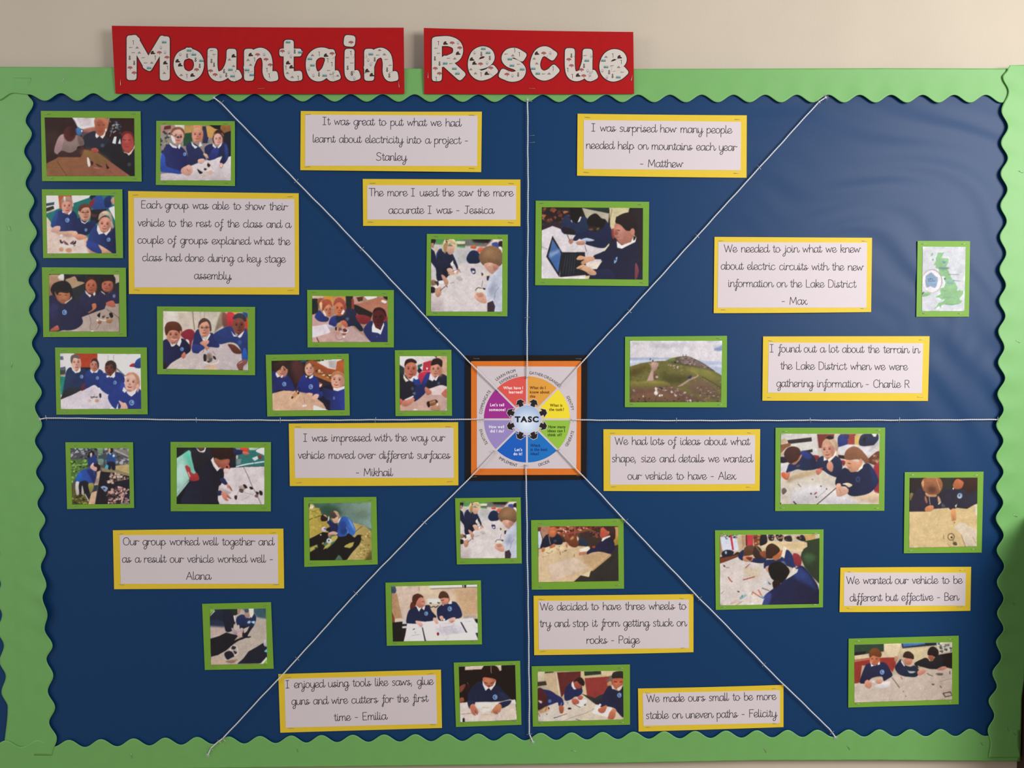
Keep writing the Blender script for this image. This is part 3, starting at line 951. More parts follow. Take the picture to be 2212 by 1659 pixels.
photo((80, 400, 10.056), [103, 90, 1852, 90, 1868, 1585, 133, 1583], [197, 225, 1672, 222, 1718, 1478, 223, 1485], '''
b 1d6a62
p d9d2d0 18,22 47,22 51,50 40,54 20,56
p 2f4650 20,40 38,37 38,43 20,46
p 2b2820 20,50 36,45 38,52 20,58
p b9a798 20,58 40,53 40,55 20,62
p a6522f 46,22 75,22 76,60 49,50
p d8d2c8 75,22 117,22 112,28 77,40
p 17655f 77,41 114,28 120,44 100,90 76,66
s 14202c 115,24 128,22 122,34 116,30
s 27427f 120,30 138,22 146,36 150,44 160,40 162,46 150,54 128,56 118,46
s 1c2a50 146,30 160,24 160,44 148,48
s b9877a 160,32 168,26 172,40 164,42
s 7a2430 114,38 126,30 120,46 114,50
p dcd5d4 155,50 172,44 172,82
p 231a22 116,54 150,52 150,70 128,84 116,80
p 4a2a22 118,62 132,64 128,70 118,68
s 1b5a58 164,84 172,80 172,96 166,92
s cfb6a6>dcc9c8 16,72 30,80 34,92 80,98 110,118 175,150 18,152
s c79c86 40,100 74,96 90,108 70,112 48,108 ~2
s c6987c 104,112 140,130 164,146 120,150 108,136 ~2
s 23386f>1a2148 34,80 40,62 52,54 60,60 76,55 86,64 88,78 90,98 74,99 50,100 46,94 34,92 32,84
s 254483 32,82 40,60 46,56 40,88 34,92 ~1
s 1d2449 84,78 96,70 110,80 122,76 128,84 112,106 90,108 86,100 90,96
s 29407d>171a3a 108,126 116,100 130,86 142,106 162,92 172,100 172,148 164,148 132,128 142,144 138,148 122,144 108,134
s 2b3a80 107,122 124,124 136,132 142,143 134,148 116,140
f c98f7d 65,47 11.5,16 -4 .1
s 9a7466 52,46 53,32 62,25 74,27 78,42 75,50 72,38 60,36 55,40
s d8cbc2 58,26 62,26 62,36 59,35 ~.6
e c98 78,43 2,4
f c8937a 104,61 12.5,17 -2 .25
s 59352a 90,58 92,46 102,40 114,43 118,52 116,58 112,49 100,50 94,58
l 33201c .9 95,59 104,60 113,58
e c98 91,60 1.8,4
f c88c77 147,86 14,17 4 -.1
s a98f78 133,76 136,62 148,56 160,62 164,84 160,78 154,66 142,68
s c9b49c 142,58 152,58 156,66 146,64 ~1
s b29a90 160,78 166,88 165,94 160,90
p f1ecee 54,56 60,60 56,60
p f1ecee 76,54 74,60 69,65 67,62
p efe6e2 93,70 98,79 104,82 112,76 110,79 104,84 97,81
p f3eeee 131,85 138,100 144,104 134,107 130,98
p f3eeee 160,90 158,99 150,109 145,104 154,100
s cf9f93 31,98 38,90 50,89 50,98 42,103 32,102
s d4a18c 76,103 84,100 89,106 84,114 78,110
s c88a70 84,108 94,106 106,110 106,115 92,119 84,115
s cf9d80 134,130 150,138 162,148 142,148 140,142
o 66,76 4.5
o 106,97 3
o 155,118 4
s 2a1a20 50,118 54,121 53,125 57,121 56,126 51,125
s 6a4a50 58,120 66,125 68,130 60,127
s 5a3c44 72,126 80,120 78,128
s 1f1418 83,121 85,122 82,132 78,129
e ba8a70 53,139 5,5 0 ~.6
e b9836a 69,141 7,5 0 ~.6
e c8b2a4 81,138 4,6 0 ~1
l f6f0f0 1.2 48,130 60,132 74,132 84,128
e f0e4e0 53,109 3,2
''', 'photo of three smiling pupils on green carpet, second down the left column')
photo((80, 570, 10.054), [105, 75, 1928, 85, 1945, 1583, 135, 1590], [262, 222, 1780, 235, 1790, 1475, 265, 1465], '''
b 231c1e
p b08a68^8a5f50 25,24 56,24 60,40 34,52 34,70 25,70
p 25262e 57,22 110,22 104,42 84,36 76,28
p a08466 62,34 80,28 104,42 78,54 62,44
s b07f6c 75,30 82,28 85,33 79,36
s d8d0cc 46,28 54,22 58,22 59,34 52,36 47,32
p 1c1b22 84,28 106,24 104,40 88,38
p 26262a 76,54 104,44 118,66 104,110 80,70
p b3a391 166,22 178,22 178,42 168,44
p 24242e 168,44 178,40 178,90 164,82
s 241a18 106,36 112,26 124,26 131,40 128,56 104,56
s 1f1a18 138,40 142,24 158,23 169,30 169,44 160,38 144,44
s 24243f 100,64 108,58 118,70 130,62 128,80 126,98 112,110 96,116 90,80
s 25233e 126,78 138,60 150,66 164,60 178,70 178,88 166,86 150,84 146,98 128,104
p b5a29a>9d8a7e 96,116 130,103 146,98 150,88 178,86 178,148 40,148 60,143 86,140 97,128
s 23233f>20203c 26,76 40,70 60,86 78,74 88,86 96,112 99,128 86,140 68,144 40,142 26,140
s 2a2a50 28,90 46,92 40,120 28,124 ~3
s 1b1718 30,56 36,44 50,38 64,38 74,48 77,66 72,64 40,68 34,66
s 9a5a3e 40,60 60,62 70,62 72,72 66,82 58,87 46,80 41,70 ~.6
s a56a48 46,62 60,64 66,74 56,82 48,76 ~2
l 4a221a 1.3 46,67 53,68
l 4a221a 1.3 60,68 66,68
l 6a3426 1.1 54,79 62,79
s 241c1c 40,58 54,58 70,60 66,64 50,62 44,68
f ab6248 117,49 12,16 0 0
s 33201c 105,44 110,31 120,29 129,38 118,34 110,38
f a9614e 152,47 12,14 10 -.1
s 241c18 139,42 146,32 160,32 169,42 160,38 148,38
p d9c9c2 104,57 112,66 118,68 115,73 106,64
p d9c9c2 125,60 127,66 124,70 121,66
p d8c8c2 138,58 146,64 149,68 140,62
p d8c8c2 161,58 156,63 150,68
p b0a48c 76,70 76,76 62,87 60,84 70,78
s b05848 28,145 40,135 46,134 47,144
s b0684c 119,88 127,86 128,96 114,106 111,105 120,98
s a95c4c 150,84 164,80 170,90 166,94 152,91
o 60,105 5
e 6a7a98 167,70 3,4 0 ~.8
s 1c1614 131,110 137,106 136,116 131,114
s 1a1412 156,108 162,106 165,114 160,117
s 4a3c34 140,114 148,112 144,118
s 3a2c26 150,116 156,116 152,119
l e8dcd0 1 130,114 140,122 158,122
s 8a5a40 133,124 140,124 138,130 132,129
s 9a6a4c 150,122 164,120 160,128 152,128
l 4a3a30 .6 138,104 136,110
l 4a3a30 .6 112,110 117,124 115,140 122,144
l 4a3a30 .6 136,130 132,138 128,142
l 3a2a26 .7 150,98 166,108 178,118
e f4ece0 120,146 2.5,2
e f4ece0 131,122 2.2,2
''', 'dim photo of three pupils beside a grey table, third down the left column')
photo((110, 740, 10.055), [90, 108, 2082, 105, 2100, 1558, 118, 1565], [195, 235, 1945, 250, 1960, 1440, 215, 1447], '''
b d9d2d4
p 5a6678 20,30 27,30 28,38 20,38
p 566074 20,55 32,52 33,62 20,66
p 3a4238 20,60 32,60 32,70 20,72
p a69a80 20,70 32,69 30,74 20,75
p 1f7a6a 20,74 34,74 30,110 22,114
p a43a22 52,24 101,24 101,40 92,56 64,56
p 1d1c26 64,54 88,54 80,72 66,68
l 8f8a80 1 124,26 124,42
l 8f8a80 1 136,26 136,42
p cfc6c4 108,24 154,24 154,27 108,28
s a02a34 170,52 176,46 184,46 183,53
s 27407f 181,54 184,40 192,34 197,34 197,54
p 5a6a70 141,56 144,56 162,72 158,74
s f0ece8 142,62 147,64 144,68
s 24344f>202a50 24,124 30,84 34,62 44,54 58,66 72,56 80,70 78,98 64,104 44,98 34,106
s 27282c 22,120 34,100 56,98 70,100 50,112 26,124
s 5a2430 68,92 76,88 74,104 66,104
s 21346b 76,66 86,58 96,66 104,58 114,66 112,90 104,98 94,92 76,100 74,88
s 24387c>22306a 106,84 110,70 118,66 130,76 142,64 156,70 160,84 150,96 128,112 116,108 106,98
p ccc2ca 20,124 60,108 93,94 125,114 133,136 142,146 20,146
s 25367a>24306e 124,116 140,96 158,88 164,108 176,116 186,100 197,108 197,146 150,146 146,132 140,144 130,134
s 2c3e8c 150,92 158,88 164,106 150,112 ~2
f d7a592 55,45 10.5,18 -4 .15
s 5d5250 43,40 44,30 52,26 62,30 62,36 50,34 46,46
l 3a3634 .8 51,24 52,28
f b97c68 94,50 9,13.5 -2 0
s 2c2226 86,46 90,37 98,35 104,44 104,54 102,56 100,44 92,40
f 6a3830 128,57 11,16 -6 -.35
s 2f2420 118,50 122,42 132,39 141,46 141,58 136,58 132,48 124,50
f d4a594 174,87 14,20 10 -.35
s b08064 160,74 168,66 180,65 190,74 193,90 189,100 187,84 178,70 166,72
s c99c8a 184,96 190,90 191,100 188,108
p f5f0f2 45,53 52,62 57,64 54,67 47,60
p f5f0f2 64,54 63,64 57,64
p f5f0f2 86,58 93,64 90,67 86,63
p f5f0f2 104,58 100,66 95,64
p f5f0f2 120,72 128,72 124,76 121,76
p f5f0f2 139,63 139,74 135,77 130,73
p f5f0f2 158,96 164,104 160,109 155,104
p f5f0f2 186,99 183,110 174,117 167,108 176,108
s d6a896 147,126 156,130 163,132 166,146 148,146 152,138
o 67,74 3.6
o 101,77 3.2
o 139,87 3.6
o 175,130 5.4
k 3a2a20/6a5044/2a1c18 1.6 9 82,112 96,112 100,120 84,121
s 281e20 105,111 109,111 109,119 106,119
e c4a08c 84,126 3.4,3 0 ~.7
e b98e78 100,126 4.5,3.5 0 ~.7
s 6a4a40 96,118 102,117 100,120
l 8a8070 .9 125,144 132,138
p e9e4da 132,138 142,146 124,146
''', 'photo of four pupils round a pointed white table, lowest above the left string')
photo((330, 650, 9.617), [88, 115, 2125, 125, 2125, 1543, 93, 1523], [213, 215, 1970, 235, 1978, 1443, 215, 1412], '''
b cbbcae>b9ac9e
p d6cac0 22,20 54,20 50,60 36,44 22,90 ~2
l 6a5840 1.4 83,22 85,44 87,60
l a09684 1.2 99,22 99,44
l a8947a 1.8 108,22 107,36
p c0b6a6 110,22 142,22 138,44 124,66 118,50 ~1
s 8a7a66 140,26 150,26 148,48 134,60 128,66 ~1
s 7a4a40 144,26 156,30 158,50 146,54 ~1
s b8323a 154,26 168,26 172,40 166,54 156,54
s c03a2c 190,36 198,36 198,64 192,58
p e09a40 166,23 180,23 176,26 168,27
s 2a4a8a 186,24 196,26 197,36 190,30
s 7a2430 58,70 70,60 82,60 88,70 82,84 78,104 70,84
s d8ccc8 69,80 75,82 76,90 70,86
p c7b7b0>b6a9ad 22,146 60,116 82,104 100,100 112,94 140,86 170,100 200,120 200,146
s 20234a>171832 20,88 34,80 44,92 60,78 74,88 78,104 60,116 40,128 22,142
s 26160f 20,128 30,132 22,144
s 262c5a>232c5c 82,104 82,92 88,66 97,60 108,82 120,66 132,76 138,90 136,97 120,96 100,98 96,108 86,108
s 2a3574 82,92 88,90 108,96 100,104 90,108 82,104
s 253466 126,70 148,56 164,54 174,72 188,58 197,66 197,124 186,124 183,104 174,90 160,86 140,90 132,82
s 24509c 186,104 192,98 197,118 193,128 186,122
s 593020 25,58 30,46 42,43 54,46 61,58 58,68 46,60 30,70
f bd8068 43,72 14,17 0 .05
s 52291c 26,62 34,50 50,48 60,58 58,70 50,62 36,62 29,72
e bd8068 58,66 2,4
l f0d8cc 1.3 38,79 45,81 51,79
s 453230 95,58 96,44 106,36 118,42 122,58 119,64 114,48 102,46
f cd957c 107,58 11,17 0 0
l 3a2420 1 99,55 106,56 113,55 120,55
s 4a3430 96,52 100,40 110,37 120,46 112,43 102,46
s 32343c 166,38 172,28 184,26 193,34 192,44 180,38
f 7a4438 178,52 13,18 -4 .2
s 343640 166,38 174,28 188,28 192,40 180,36
p e6d9cc 35,84 42,92 50,88 44,94 39,95
p e6d9cc 58,76 60,84 56,95 50,90
p f4f0ee 97,64 104,78 110,82 118,68 120,70 112,84 104,82
p f4f2ee 162,62 168,70 177,74 168,74
p f4f2ee 190,62 184,74 180,77 176,74
s c07058 60,116 60,112 66,106 69,114 64,120
s c48a70 98,88 104,83 116,82 116,88 112,92 118,98 112,101 106,94
s 5c3028 156,90 170,92 184,106 180,110 168,108 160,98
s 7a4a44 186,122 196,124 194,130 188,136 186,148 180,146 174,132
l d8a89c 1 178,130 186,126
o 61,100 3.6
e 33508c 180,86 4,5 0 ~1
s 1e1614 106,111 112,113 111,124 106,124
s 261a1a 125,114 130,116 131,122 126,119
e 7a6a60 117,116 6,8 0 ~2
s 5a5450 118,119 124,118 122,126 117,124
s 3a3230 112,124 120,125 116,128
e c8a98e 122,137 13,6 0 ~1.5
l f2e8e4 1 106,126 118,131 134,128 137,122
l 5a4a44 .7 104,108 108,98 114,104
l 6a3a34 .7 124,104 130,112
''', 'photo of a pupil in glasses between two others, below the five-line caption')
photo((655, 615, 10.79), [92, 122, 2112, 125, 2112, 1462, 102, 1462], [208, 262, 1965, 275, 1970, 1335, 208, 1340], '''
b a5806c
p c9a69a 20,25 48,25 46,36 30,32 20,33
p 1f2622 20,33 34,33 36,66 20,70
s 8a4a34 34,34 48,34 42,54 36,52
p c58a3a 47,26 69,26 70,50 56,46
p c08848 69,30 98,26 98,52 74,50
p 262820 99,26 116,26 112,60 100,58
p c29486 116,26 142,26 130,50 118,46
p 4a2e20 124,30 140,28 138,38 128,40
p e9e4e2 142,28 170,26 172,30 150,36
p a86a54^b07862 120,46 150,40 172,30 197,32 197,80 160,66 128,50
p 241f1c 118,46 130,50 162,66 158,78 128,70 118,60
p 8a3a34 112,34 118,34 119,58 113,56
s f0e4e0 184,36 194,40 190,44 182,40
s 1c1c1e 186,26 197,27 197,36 188,32
p c49a90>b49a98 20,72 34,66 60,76 110,94 126,108 164,136 20,136
s 27367c>232c55 28,72 38,60 50,72 60,78 56,86 40,86 30,80
s 2a3474 60,88 66,76 78,72 90,78 82,92 72,98 62,96
s 23263c 76,76 92,58 110,55 122,62 130,86 140,104 132,108 118,96 100,98 90,84 80,88
s 7a2a2e 122,72 136,70 152,74 158,80 150,90 138,92 128,86
s 7a2a2e 190,78 197,76 197,96 190,94
s 262c58>272f60 140,106 148,92 160,84 168,104 186,86 197,92 197,136 164,136 148,122
s b07a52 38,50 42,38 54,34 66,40 66,56 50,52 46,62 41,60
f c07c60 58,60 10.5,14 -12 .3
s 9a4a34 41,44 50,35 64,37 68,52 60,46 52,52 46,60
s d8b48e 38,44 44,42 44,58 40,56
s f0dcd4 47,60 54,70 52,74 48,68
f c4714e 85,57 12,16 4 -.1
s 96483e 71,50 74,36 84,30 96,38 101,54 97,58 90,44 80,42
e 5a2020 177,71 15.5,17 0 .8
f 4f201f 174,78 13,19 0 -.1
s 33151a 162,66 166,56 178,53 190,60 194,76 184,62 172,60
s 551f22 166,92 178,98 186,90 176,108 168,104
p eee9ee 163,88 168,100 180,106 187,88 188,94 180,116 174,112 160,110 160,98
p efe9ea 93,58 97,62 92,70 88,68
p d8ccd4 20,97 54,92 64,110 56,114 20,124
s b9b0b8 56,92 72,98 64,104 60,100
l 1e1416 1.6 32,123 37,134
s c0644a 90,84 98,84 104,94 100,100 92,94 86,90
s b28a60 80,90 88,88 90,98 82,102 78,96
s 2a1212 75,99 78,98 78,106 75,105
s 5a2c26 92,104 98,102 103,108 96,110
s 7a4a42 84,100 90,102 88,108 82,106
e ba8678 80,113 5,4 0 ~.8
e 8a4a42 95,114 5,3 0 ~.6
l f6ece8 1.4 86,106 92,112 102,110 105,104
l 5a3a3a .6 75,116 78,126 86,128 93,124
e fff 95,121 2.4,2
e 4a5a6a 103,80 4,4 0 ~1
l e8e4e4 .6 171,119 172,122
''', 'photo of two red-haired pupils leaning together, beside the upper left diagonal string')
photo((565, 755, 10.705), [97, 120, 2015, 97, 2040, 1528, 133, 1548], [230, 262, 1905, 225, 1925, 1400, 255, 1415], '''
b 261a18
s 4a2a28 70,28 92,28 100,60 80,80 70,50 ~4
p 1d4a5a 90,26 104,24 104,30 92,30
p 9a4a26 108,26 124,24 192,50 192,60 160,54 120,36
k 6a8a3a/1a1a16/d8d0a0/3a3a30 2.6 16 118,24 150,22 150,30 130,30
p d9ccc8 128,30 152,24 186,22 176,48 154,44
p b3aaa8 154,28 174,24 172,46 156,42 ~1
p a85630 174,28 192,22 192,52 170,54
p 8a4a2a 120,36 164,54 166,84 120,60
k c0936a/6a3418/e0c9a6/4a2210 3 26 122,42 162,58 160,72 124,58
p a4602e 122,54 164,70 164,78 122,62
p 2f2128 124,62 164,78 150,100 126,90
s a34a22 128,76 140,80 136,94 126,92
p e8ded6 131,81 140,80 135,88
p 1d1a2a 126,90 160,80 166,146 140,146 128,120
p cfa98c>c09a80 22,102 50,95 80,95 110,102 126,112 142,124 154,146 22,146
s 23265a>232a62 22,56 34,52 46,66 58,58 70,72 77,95 60,94 40,94 22,100
s 252c70 80,92 92,64 100,58 110,70 120,60 132,72 134,98 138,106 130,108 118,106 110,102 90,98
s 202452 80,92 90,86 88,98 80,98
s 25306e 128,100 142,96 144,104 134,112 126,108
s 1f2346>2d3a94 140,90 158,92 170,96 186,90 197,88 197,144 160,144 158,120 146,112
f c1876f 48,49 12.5,15 6 .1
s 33221c 30,44 33,32 46,27 60,30 66,40 60,46 50,38 44,44 36,50
l 2a1a16 1.2 50,40 54,48
f d1a18a 110,46 10,15 -3 -.1
s 7a5438 100,42 103,30 112,27 119,36 118,42 112,32 104,36
f cf9c86 175,72 14.5,20 6 -.3
s a8744c 160,66 164,54 176,50 190,56 194,66 184,60 172,58 164,64
p f3eef0 34,52 40,60 43,62 37,65 33,58
p f3e4e6 50,58 48,66 44,64
p f3eef0 101,60 106,62 104,66
p f3eef0 119,58 119,64 112,68 109,65
p f0e8ea 165,88 176,90 192,84 192,90 176,96 166,94
o 53,80 4.6
o 114,86 5
e 5a70a8 167,112 2,4 0 ~.6
p d9ad86 64,108 80,92 92,102 78,120 72,122 63,112
p b88a68 70,106 80,96 86,100 76,112
s 2c1a16 78,92 82,94 80,98
s 2c1a16 84,98 88,100 84,104
s 2a1816 70,108 74,110 70,114
l e0b894 1.2 64,110 72,120 80,116 90,100
s d8a892 102,102 110,100 118,102 116,108 106,107
l c02a2a 1 101,102 104,104
s d8a892 118,108 124,103 132,104 130,112 122,120 116,116
l 6a4a3a .7 98,112 99,118 100,124
e efe4ea 97,130 2.6,2.4
e efe4ea 102,129 2,2
p ece4e0 120,128 154,140 155,146 119,146
''', 'photo of three pupils at a curved tan table with a brown bookcase')
photo((845, 745, 10.368), [82, 120, 1348, 110, 1363, 1588, 97, 1595], [188, 255, 1245, 255, 1248, 1475, 195, 1478], '''
b d3c9cb
s e2dadb 18,24 60,24 56,34 40,34 30,60 19,44
p 2a3634 18,44 30,52 30,66 18,70
p d8cccb 50,26 98,26 96,30 64,46 58,36
p c9a184 96,26 126,26 126,70 112,64 106,36
s 6a2a2a 97,25 102,26 101,30
p 2a5a50 59,46 70,42 68,54 60,56
p b03040 72,40 90,35 90,60 70,60
p 1e2024 58,58 66,48 70,60 62,64
p f2e6e6 64,51 69,48 69,56
p f2e6e6 78,51 83,52 80,57
p e0b4b4 66,60 90,58 90,61 66,64
s b02c40 61,70 66,62 88,60 84,74 74,84 66,86
p c59c8c>b99a92 18,122 50,112 76,108 90,104 126,92 126,150 18,150
p d9c3c0 85,94 126,92 126,112 92,112
s 241f2a 19,68 30,66 42,80 50,80 58,92 52,112 40,118 19,122
s 24397c 48,76 58,70 64,80 66,88 54,90
s 232a58 56,92 68,86 78,66 86,64 80,94 76,108 54,126 48,118 52,104
s 1e2230 82,78 94,80 106,64 126,72 126,92 110,90 84,98 78,92
s 2c3478 72,76 80,66 86,66 80,84 70,88 ~1
f b9705a 44,56 14,20 2 .15
s 2f1c1c 30,44 34,34 46,31 56,36 56,42 44,39 34,44 32,50
f c48a74 100,56 12.5,17 -2 -.15
s 2a1b18 89,46 92,34 104,30 114,36 114,46 112,50 104,44 94,46
p e6d8be 28,65 34,75 40,80 33,83 28,74
p f4f2f6 42,78 50,70 58,70 61,76 56,78 50,74 48,83
l 4a6ab0 1 50,82 52,74
p f2e4e6 87,64 92,74 94,78 92,82 86,72
p f0dadc 106,68 102,78 100,81 96,77
s b8705a 78,94 90,104 88,110 80,112 75,100
s b86a56 114,106 124,98 125,118 118,116 112,110
s c07a64 24,126 40,122 50,118 52,124 42,134 30,138 22,132
s b8604e 19,120 26,124 22,134 19,132
p cfc6cc 30,122 50,113 51,116 34,124
s 261612 80,128 86,126 88,134 84,140 80,134
s 8a5a3c 86,126 98,122 104,126 98,134 88,136
s 33201a 98,122 104,126 102,130
l e4cbb0 .8 86,130 92,128 98,126
s b4846a 88,140 100,134 108,134 108,146 90,146
e f0dcd0 103,133 1.8,3
s efe2da 48,146 54,143 59,146
s 4a6a70 48,108 54,106 54,112
e 4a4a60 48,98 3,4 0 ~1
e 4a5068 106,86 3,3 0 ~1
''', 'small upright photo of two smiling boys, left of the central wheel poster')
P10 = '''
b c9c0be
p 4f8a4c 26,18 82,18 78,34 26,28
p 6a6a60 76,18 124,18 116,32 78,30 ~1
p d8cdb6 62,22 79,22 78,28 64,27
p 5a5448 64,28 78,27 78,30 66,30
p 1f1a1c 90,18 128,18 120,26 94,24 ~1.5
p c4c0c4 20,28 50,28 84,40 120,36 120,62 80,64 60,60 30,60 ~1
p b4b2b0 62,34 88,38 86,56 66,58 ~3
s c05a40 88,32 97,29 98,35 90,35
s d0654a 99,40 104,33 112,34 112,40 104,42
s b0505a 113,26 118,26 116,29
s e6c8b4 121,30 130,20 138,18 137,26 130,28
s 3a4a8c 126,26 136,24 138,34 130,34
s 2a1c1a 138,24 145,22 145,34 139,32
e e8e4e8 141,34 3,2.5
p d2c9c7>cfc4c2 72,62 112,60 118,130 118,150 18,150 18,100 34,100
s c0b2b0 18,120 40,124 34,150 18,150 ~3
s 1b2540 81,52 88,40 98,39 106,48 104,60 90,62 84,60
p 1e1f38 17,34 24,40 32,68 30,90 26,70 17,58
s 22201e 17,18 26,19 24,28 17,30
s a87868 18,26 23,26 22,34 18,32
s 253a7c 27,48 29,38 38,36 36,54 29,56
s 1f2238 29,46 36,37 44,40 54,42 60,52 66,68 64,72 58,62 50,70 48,84 38,92 28,90 28,66
s 1a1b2a 40,70 54,66 56,78 46,84 40,80
p cfb795 26,46 24,34 34,30 40,22
s d8c8a0 37,36 42,20 52,17 60,20 64,30 60,38 52,26 44,34 42,42
s a98458 40,30 48,22 46,38 42,44
s 2a201c 44,18 50,19 45,24
s c99c88 47,32 58,30 58,42 52,46 47,42
l 5a3a34 1.2 48,30 56,30
s c8a882 44,20 56,20 62,28 54,26
p e9e2da 52,62 57,56 58,64 54,66
s b88a72 36,82 42,84 48,92 49,96 45,102 41,96
l 2a2024 1.4 45,101 47,104
s cfa590 46,72 54,70 60,80 52,82
s c49482 62,72 68,72 66,80 62,78
e fff 61,75 2.4,3
l d8b078 1.4 48,80 58,82 66,78
l 2a2428 .8 56,76 66,72 70,78
s 33334f 88,71 96,71 97,79 92,80
s dfdcee 91,75 96,76 93,79
s 8a6a50 18,92 26,92 26,100 20,102
s 3a2c2a 24,94 32,94 30,102 27,98
e f2eeee 36,95 5,3
e f2eeee 25,103 5,2.4
s 221c20 17,104 24,104 26,112 18,114
s b88a72 25,108 36,104 35,118 28,121
l 5a4436 1.2 34,110 44,102
l 8a8078 1 52,97 60,95
p b8b2a8 62,86 68,84 76,90 68,93
l 9a9490 .8 62,88 74,92
s 7a5a40 103,50 110,36 124,30 138,34 146,46 146,60 136,68 124,62 116,66 108,62
s 8f6b4c 108,48 118,38 130,38 136,52 124,58 ~4
s c0907a 112,64 122,60 134,64 138,70 130,80 122,78
s d0a08c 121,62 127,62 127,70 122,70 ~.6
s b07868 128,64 138,66 136,72 130,74 ~1
p c8ccd8>b4b8c8 146,64 130,78 122,88 114,112 116,124 128,130 132,118 146,104
p b9bccb 146,96 138,104 132,120 128,130 132,150 146,150
s 8f94a8 124,100 136,90 132,112 122,120 ~4
l 7a7f94 1 139,104 133,112 130,126
p 3a2a34 118,132 128,128 132,138 130,150 118,150
p 2a2434 117,82 122,84 120,92 117,92
s cf9c88 95,120 100,114 112,116 116,122 116,132 108,132 98,126
s c08a74 98,116 106,112 112,118 104,122
p ddd2c4 98,106 114,106 114,112 100,114
l 2a2a38 1.2 97,110 101,105 108,106
s 2a2a3a 109,105 115,106 113,109
l 3a3a48 .7 108,104 110,92
p d9c8b0 108,80 121,80 121,84 108,84
s 4a3a34 107,78 111,80 109,84
'''
photo((910, 495, 8.295), [100, 85, 1552, 97, 1543, 1562, 85, 1553], [178, 180, 1453, 185, 1448, 1478, 172, 1478], P10,
      'larger photo of a blonde pupil and a white-shirted one, below the saw caption')
photo((1145, 425, 8.193), [100, 70, 2108, 90, 2095, 1582, 90, 1565], [210, 185, 2000, 200, 1993, 1465, 200, 1448], '''
b 241a1c
k 6a3424/8a4a30/3a1c16/a06a44/4a2a20 4 50 22,20 70,20 68,50 30,58 22,50
p 30242a 22,44 60,44 56,60 22,60 ~2
p 16120f 70,18 91,18 90,40 84,48 72,40
p b0a690 92,20 140,30 137,56 100,40
p 232c28 94,18 140,18 138,29 100,22
p cbbd94 140,18 178,18 178,28 152,36 150,62 142,60
l 6a5c44 .8 145,22 141,44
s 1c1818 176,20 200,20 200,60 178,50
p 231a1a 180,20 200,20 200,146 170,140 186,70
p dcd4d8>d0c6c8 20,60 40,52 54,57 60,66 80,68 100,80 140,92 130,110 118,128 96,128 100,146 20,146
l 8a8488 .8 20,88 31,93
s 1f2c48 58,40 66,32 72,40 84,48 92,36 102,40 104,60 92,76 78,66 58,64 56,52
s 231820 58,54 76,58 80,66 62,65
s 1c2140 76,76 84,66 104,58 128,40 140,50 146,68 140,84 128,91 104,86 98,82 106,74 92,72 82,78
s 181211 101,48 104,36 116,30 126,38 134,42 128,56 112,56
s 2a1c16 104,52 124,56 118,62 108,60
e 7a5036 108,58 4,1.6 0 ~.8
e 6a5a3a 120,57 3,2 -30 ~.8
s b4c2d8 90,77 100,73 114,77 104,79
p e9e4e4 84,46 89,35 91,36 88,44
p e0dcdc 72,42 74,42 75,47
s b07a64 68,78 74,74 77,79 72,84
s b8836c 82,80 92,78 97,80 96,85 84,85
l 2a2428 1 65,64 68,72 71,78
s 8a3a3a 144,58 152,58 152,70 146,74
s 1b1c36>1c1c34 113,104 130,96 146,80 156,72 166,86 186,76 192,90 194,120 192,146 104,146 114,130 126,112 114,110
s 1f2140 116,132 140,128 150,146 104,146
s b07260 151,46 160,50 178,60 184,62 183,72 172,84 160,84 154,76 148,66
s c08472 152,54 164,56 166,70 156,76 ~3
s 221616 151,46 154,36 168,29 182,30 190,50 186,62 180,60 170,60 160,50
e b97a64 181,62 4,6
s a05848 151,58 149,66 153,68 156,64 ~.6
l 2a1614 1.2 154,59 159,60
l 8a3a34 1 152,71 157,72
p e9e0da 153,78 157,82 162,86 178,80 184,68 188,72 186,80 162,92 154,90
s 1c1412 183,70 187,72 183,78
p d9ccac 128,96 140,82 140,86 132,96
p 1c1a1f 40,69 57,98 52,142 29,106
p 4a6a9c^3a62a0 40,75 55,100 50,134 33,106
p 8aa4c8 34,100 54,92 54,96 36,108 ~2
p 1e1d22 57,98 97,98 100,138 53,142 54,112
l 3f4a58 .7 64,102 58,136
l 3f4a58 .7 68,102 63,137
l 3f4a58 .7 72,101 68,138
l 3f4a58 .7 76,101 72,138
l 3f4a58 .7 80,101 77,137
s cf9a78 82,110 88,104 98,106 112,106 114,112 104,115 94,120 90,116 96,111 88,112
s d0a07e 82,126 92,120 100,122 116,132 116,138 106,138 98,132 88,128
l 6a3a28 .8 84,128 92,126
p e0d4c0 100,120 128,113 118,128 112,126
p dcc9a0 98,140 106,139 104,146 97,146
p e8dcdc 46,142 98,141 98,146 42,146
s 7a3a44 186,118 190,122 192,132 188,146 185,146
s 8ab0d8 149,112 154,106 153,114 149,118
e 2a3458 151,111 1.4,2.4
e 5a6a88 106,55 0.1,0.1
l 3a3034 .8 97,86 100,97
''', 'large photo of a boy typing on a laptop, right of the top string')
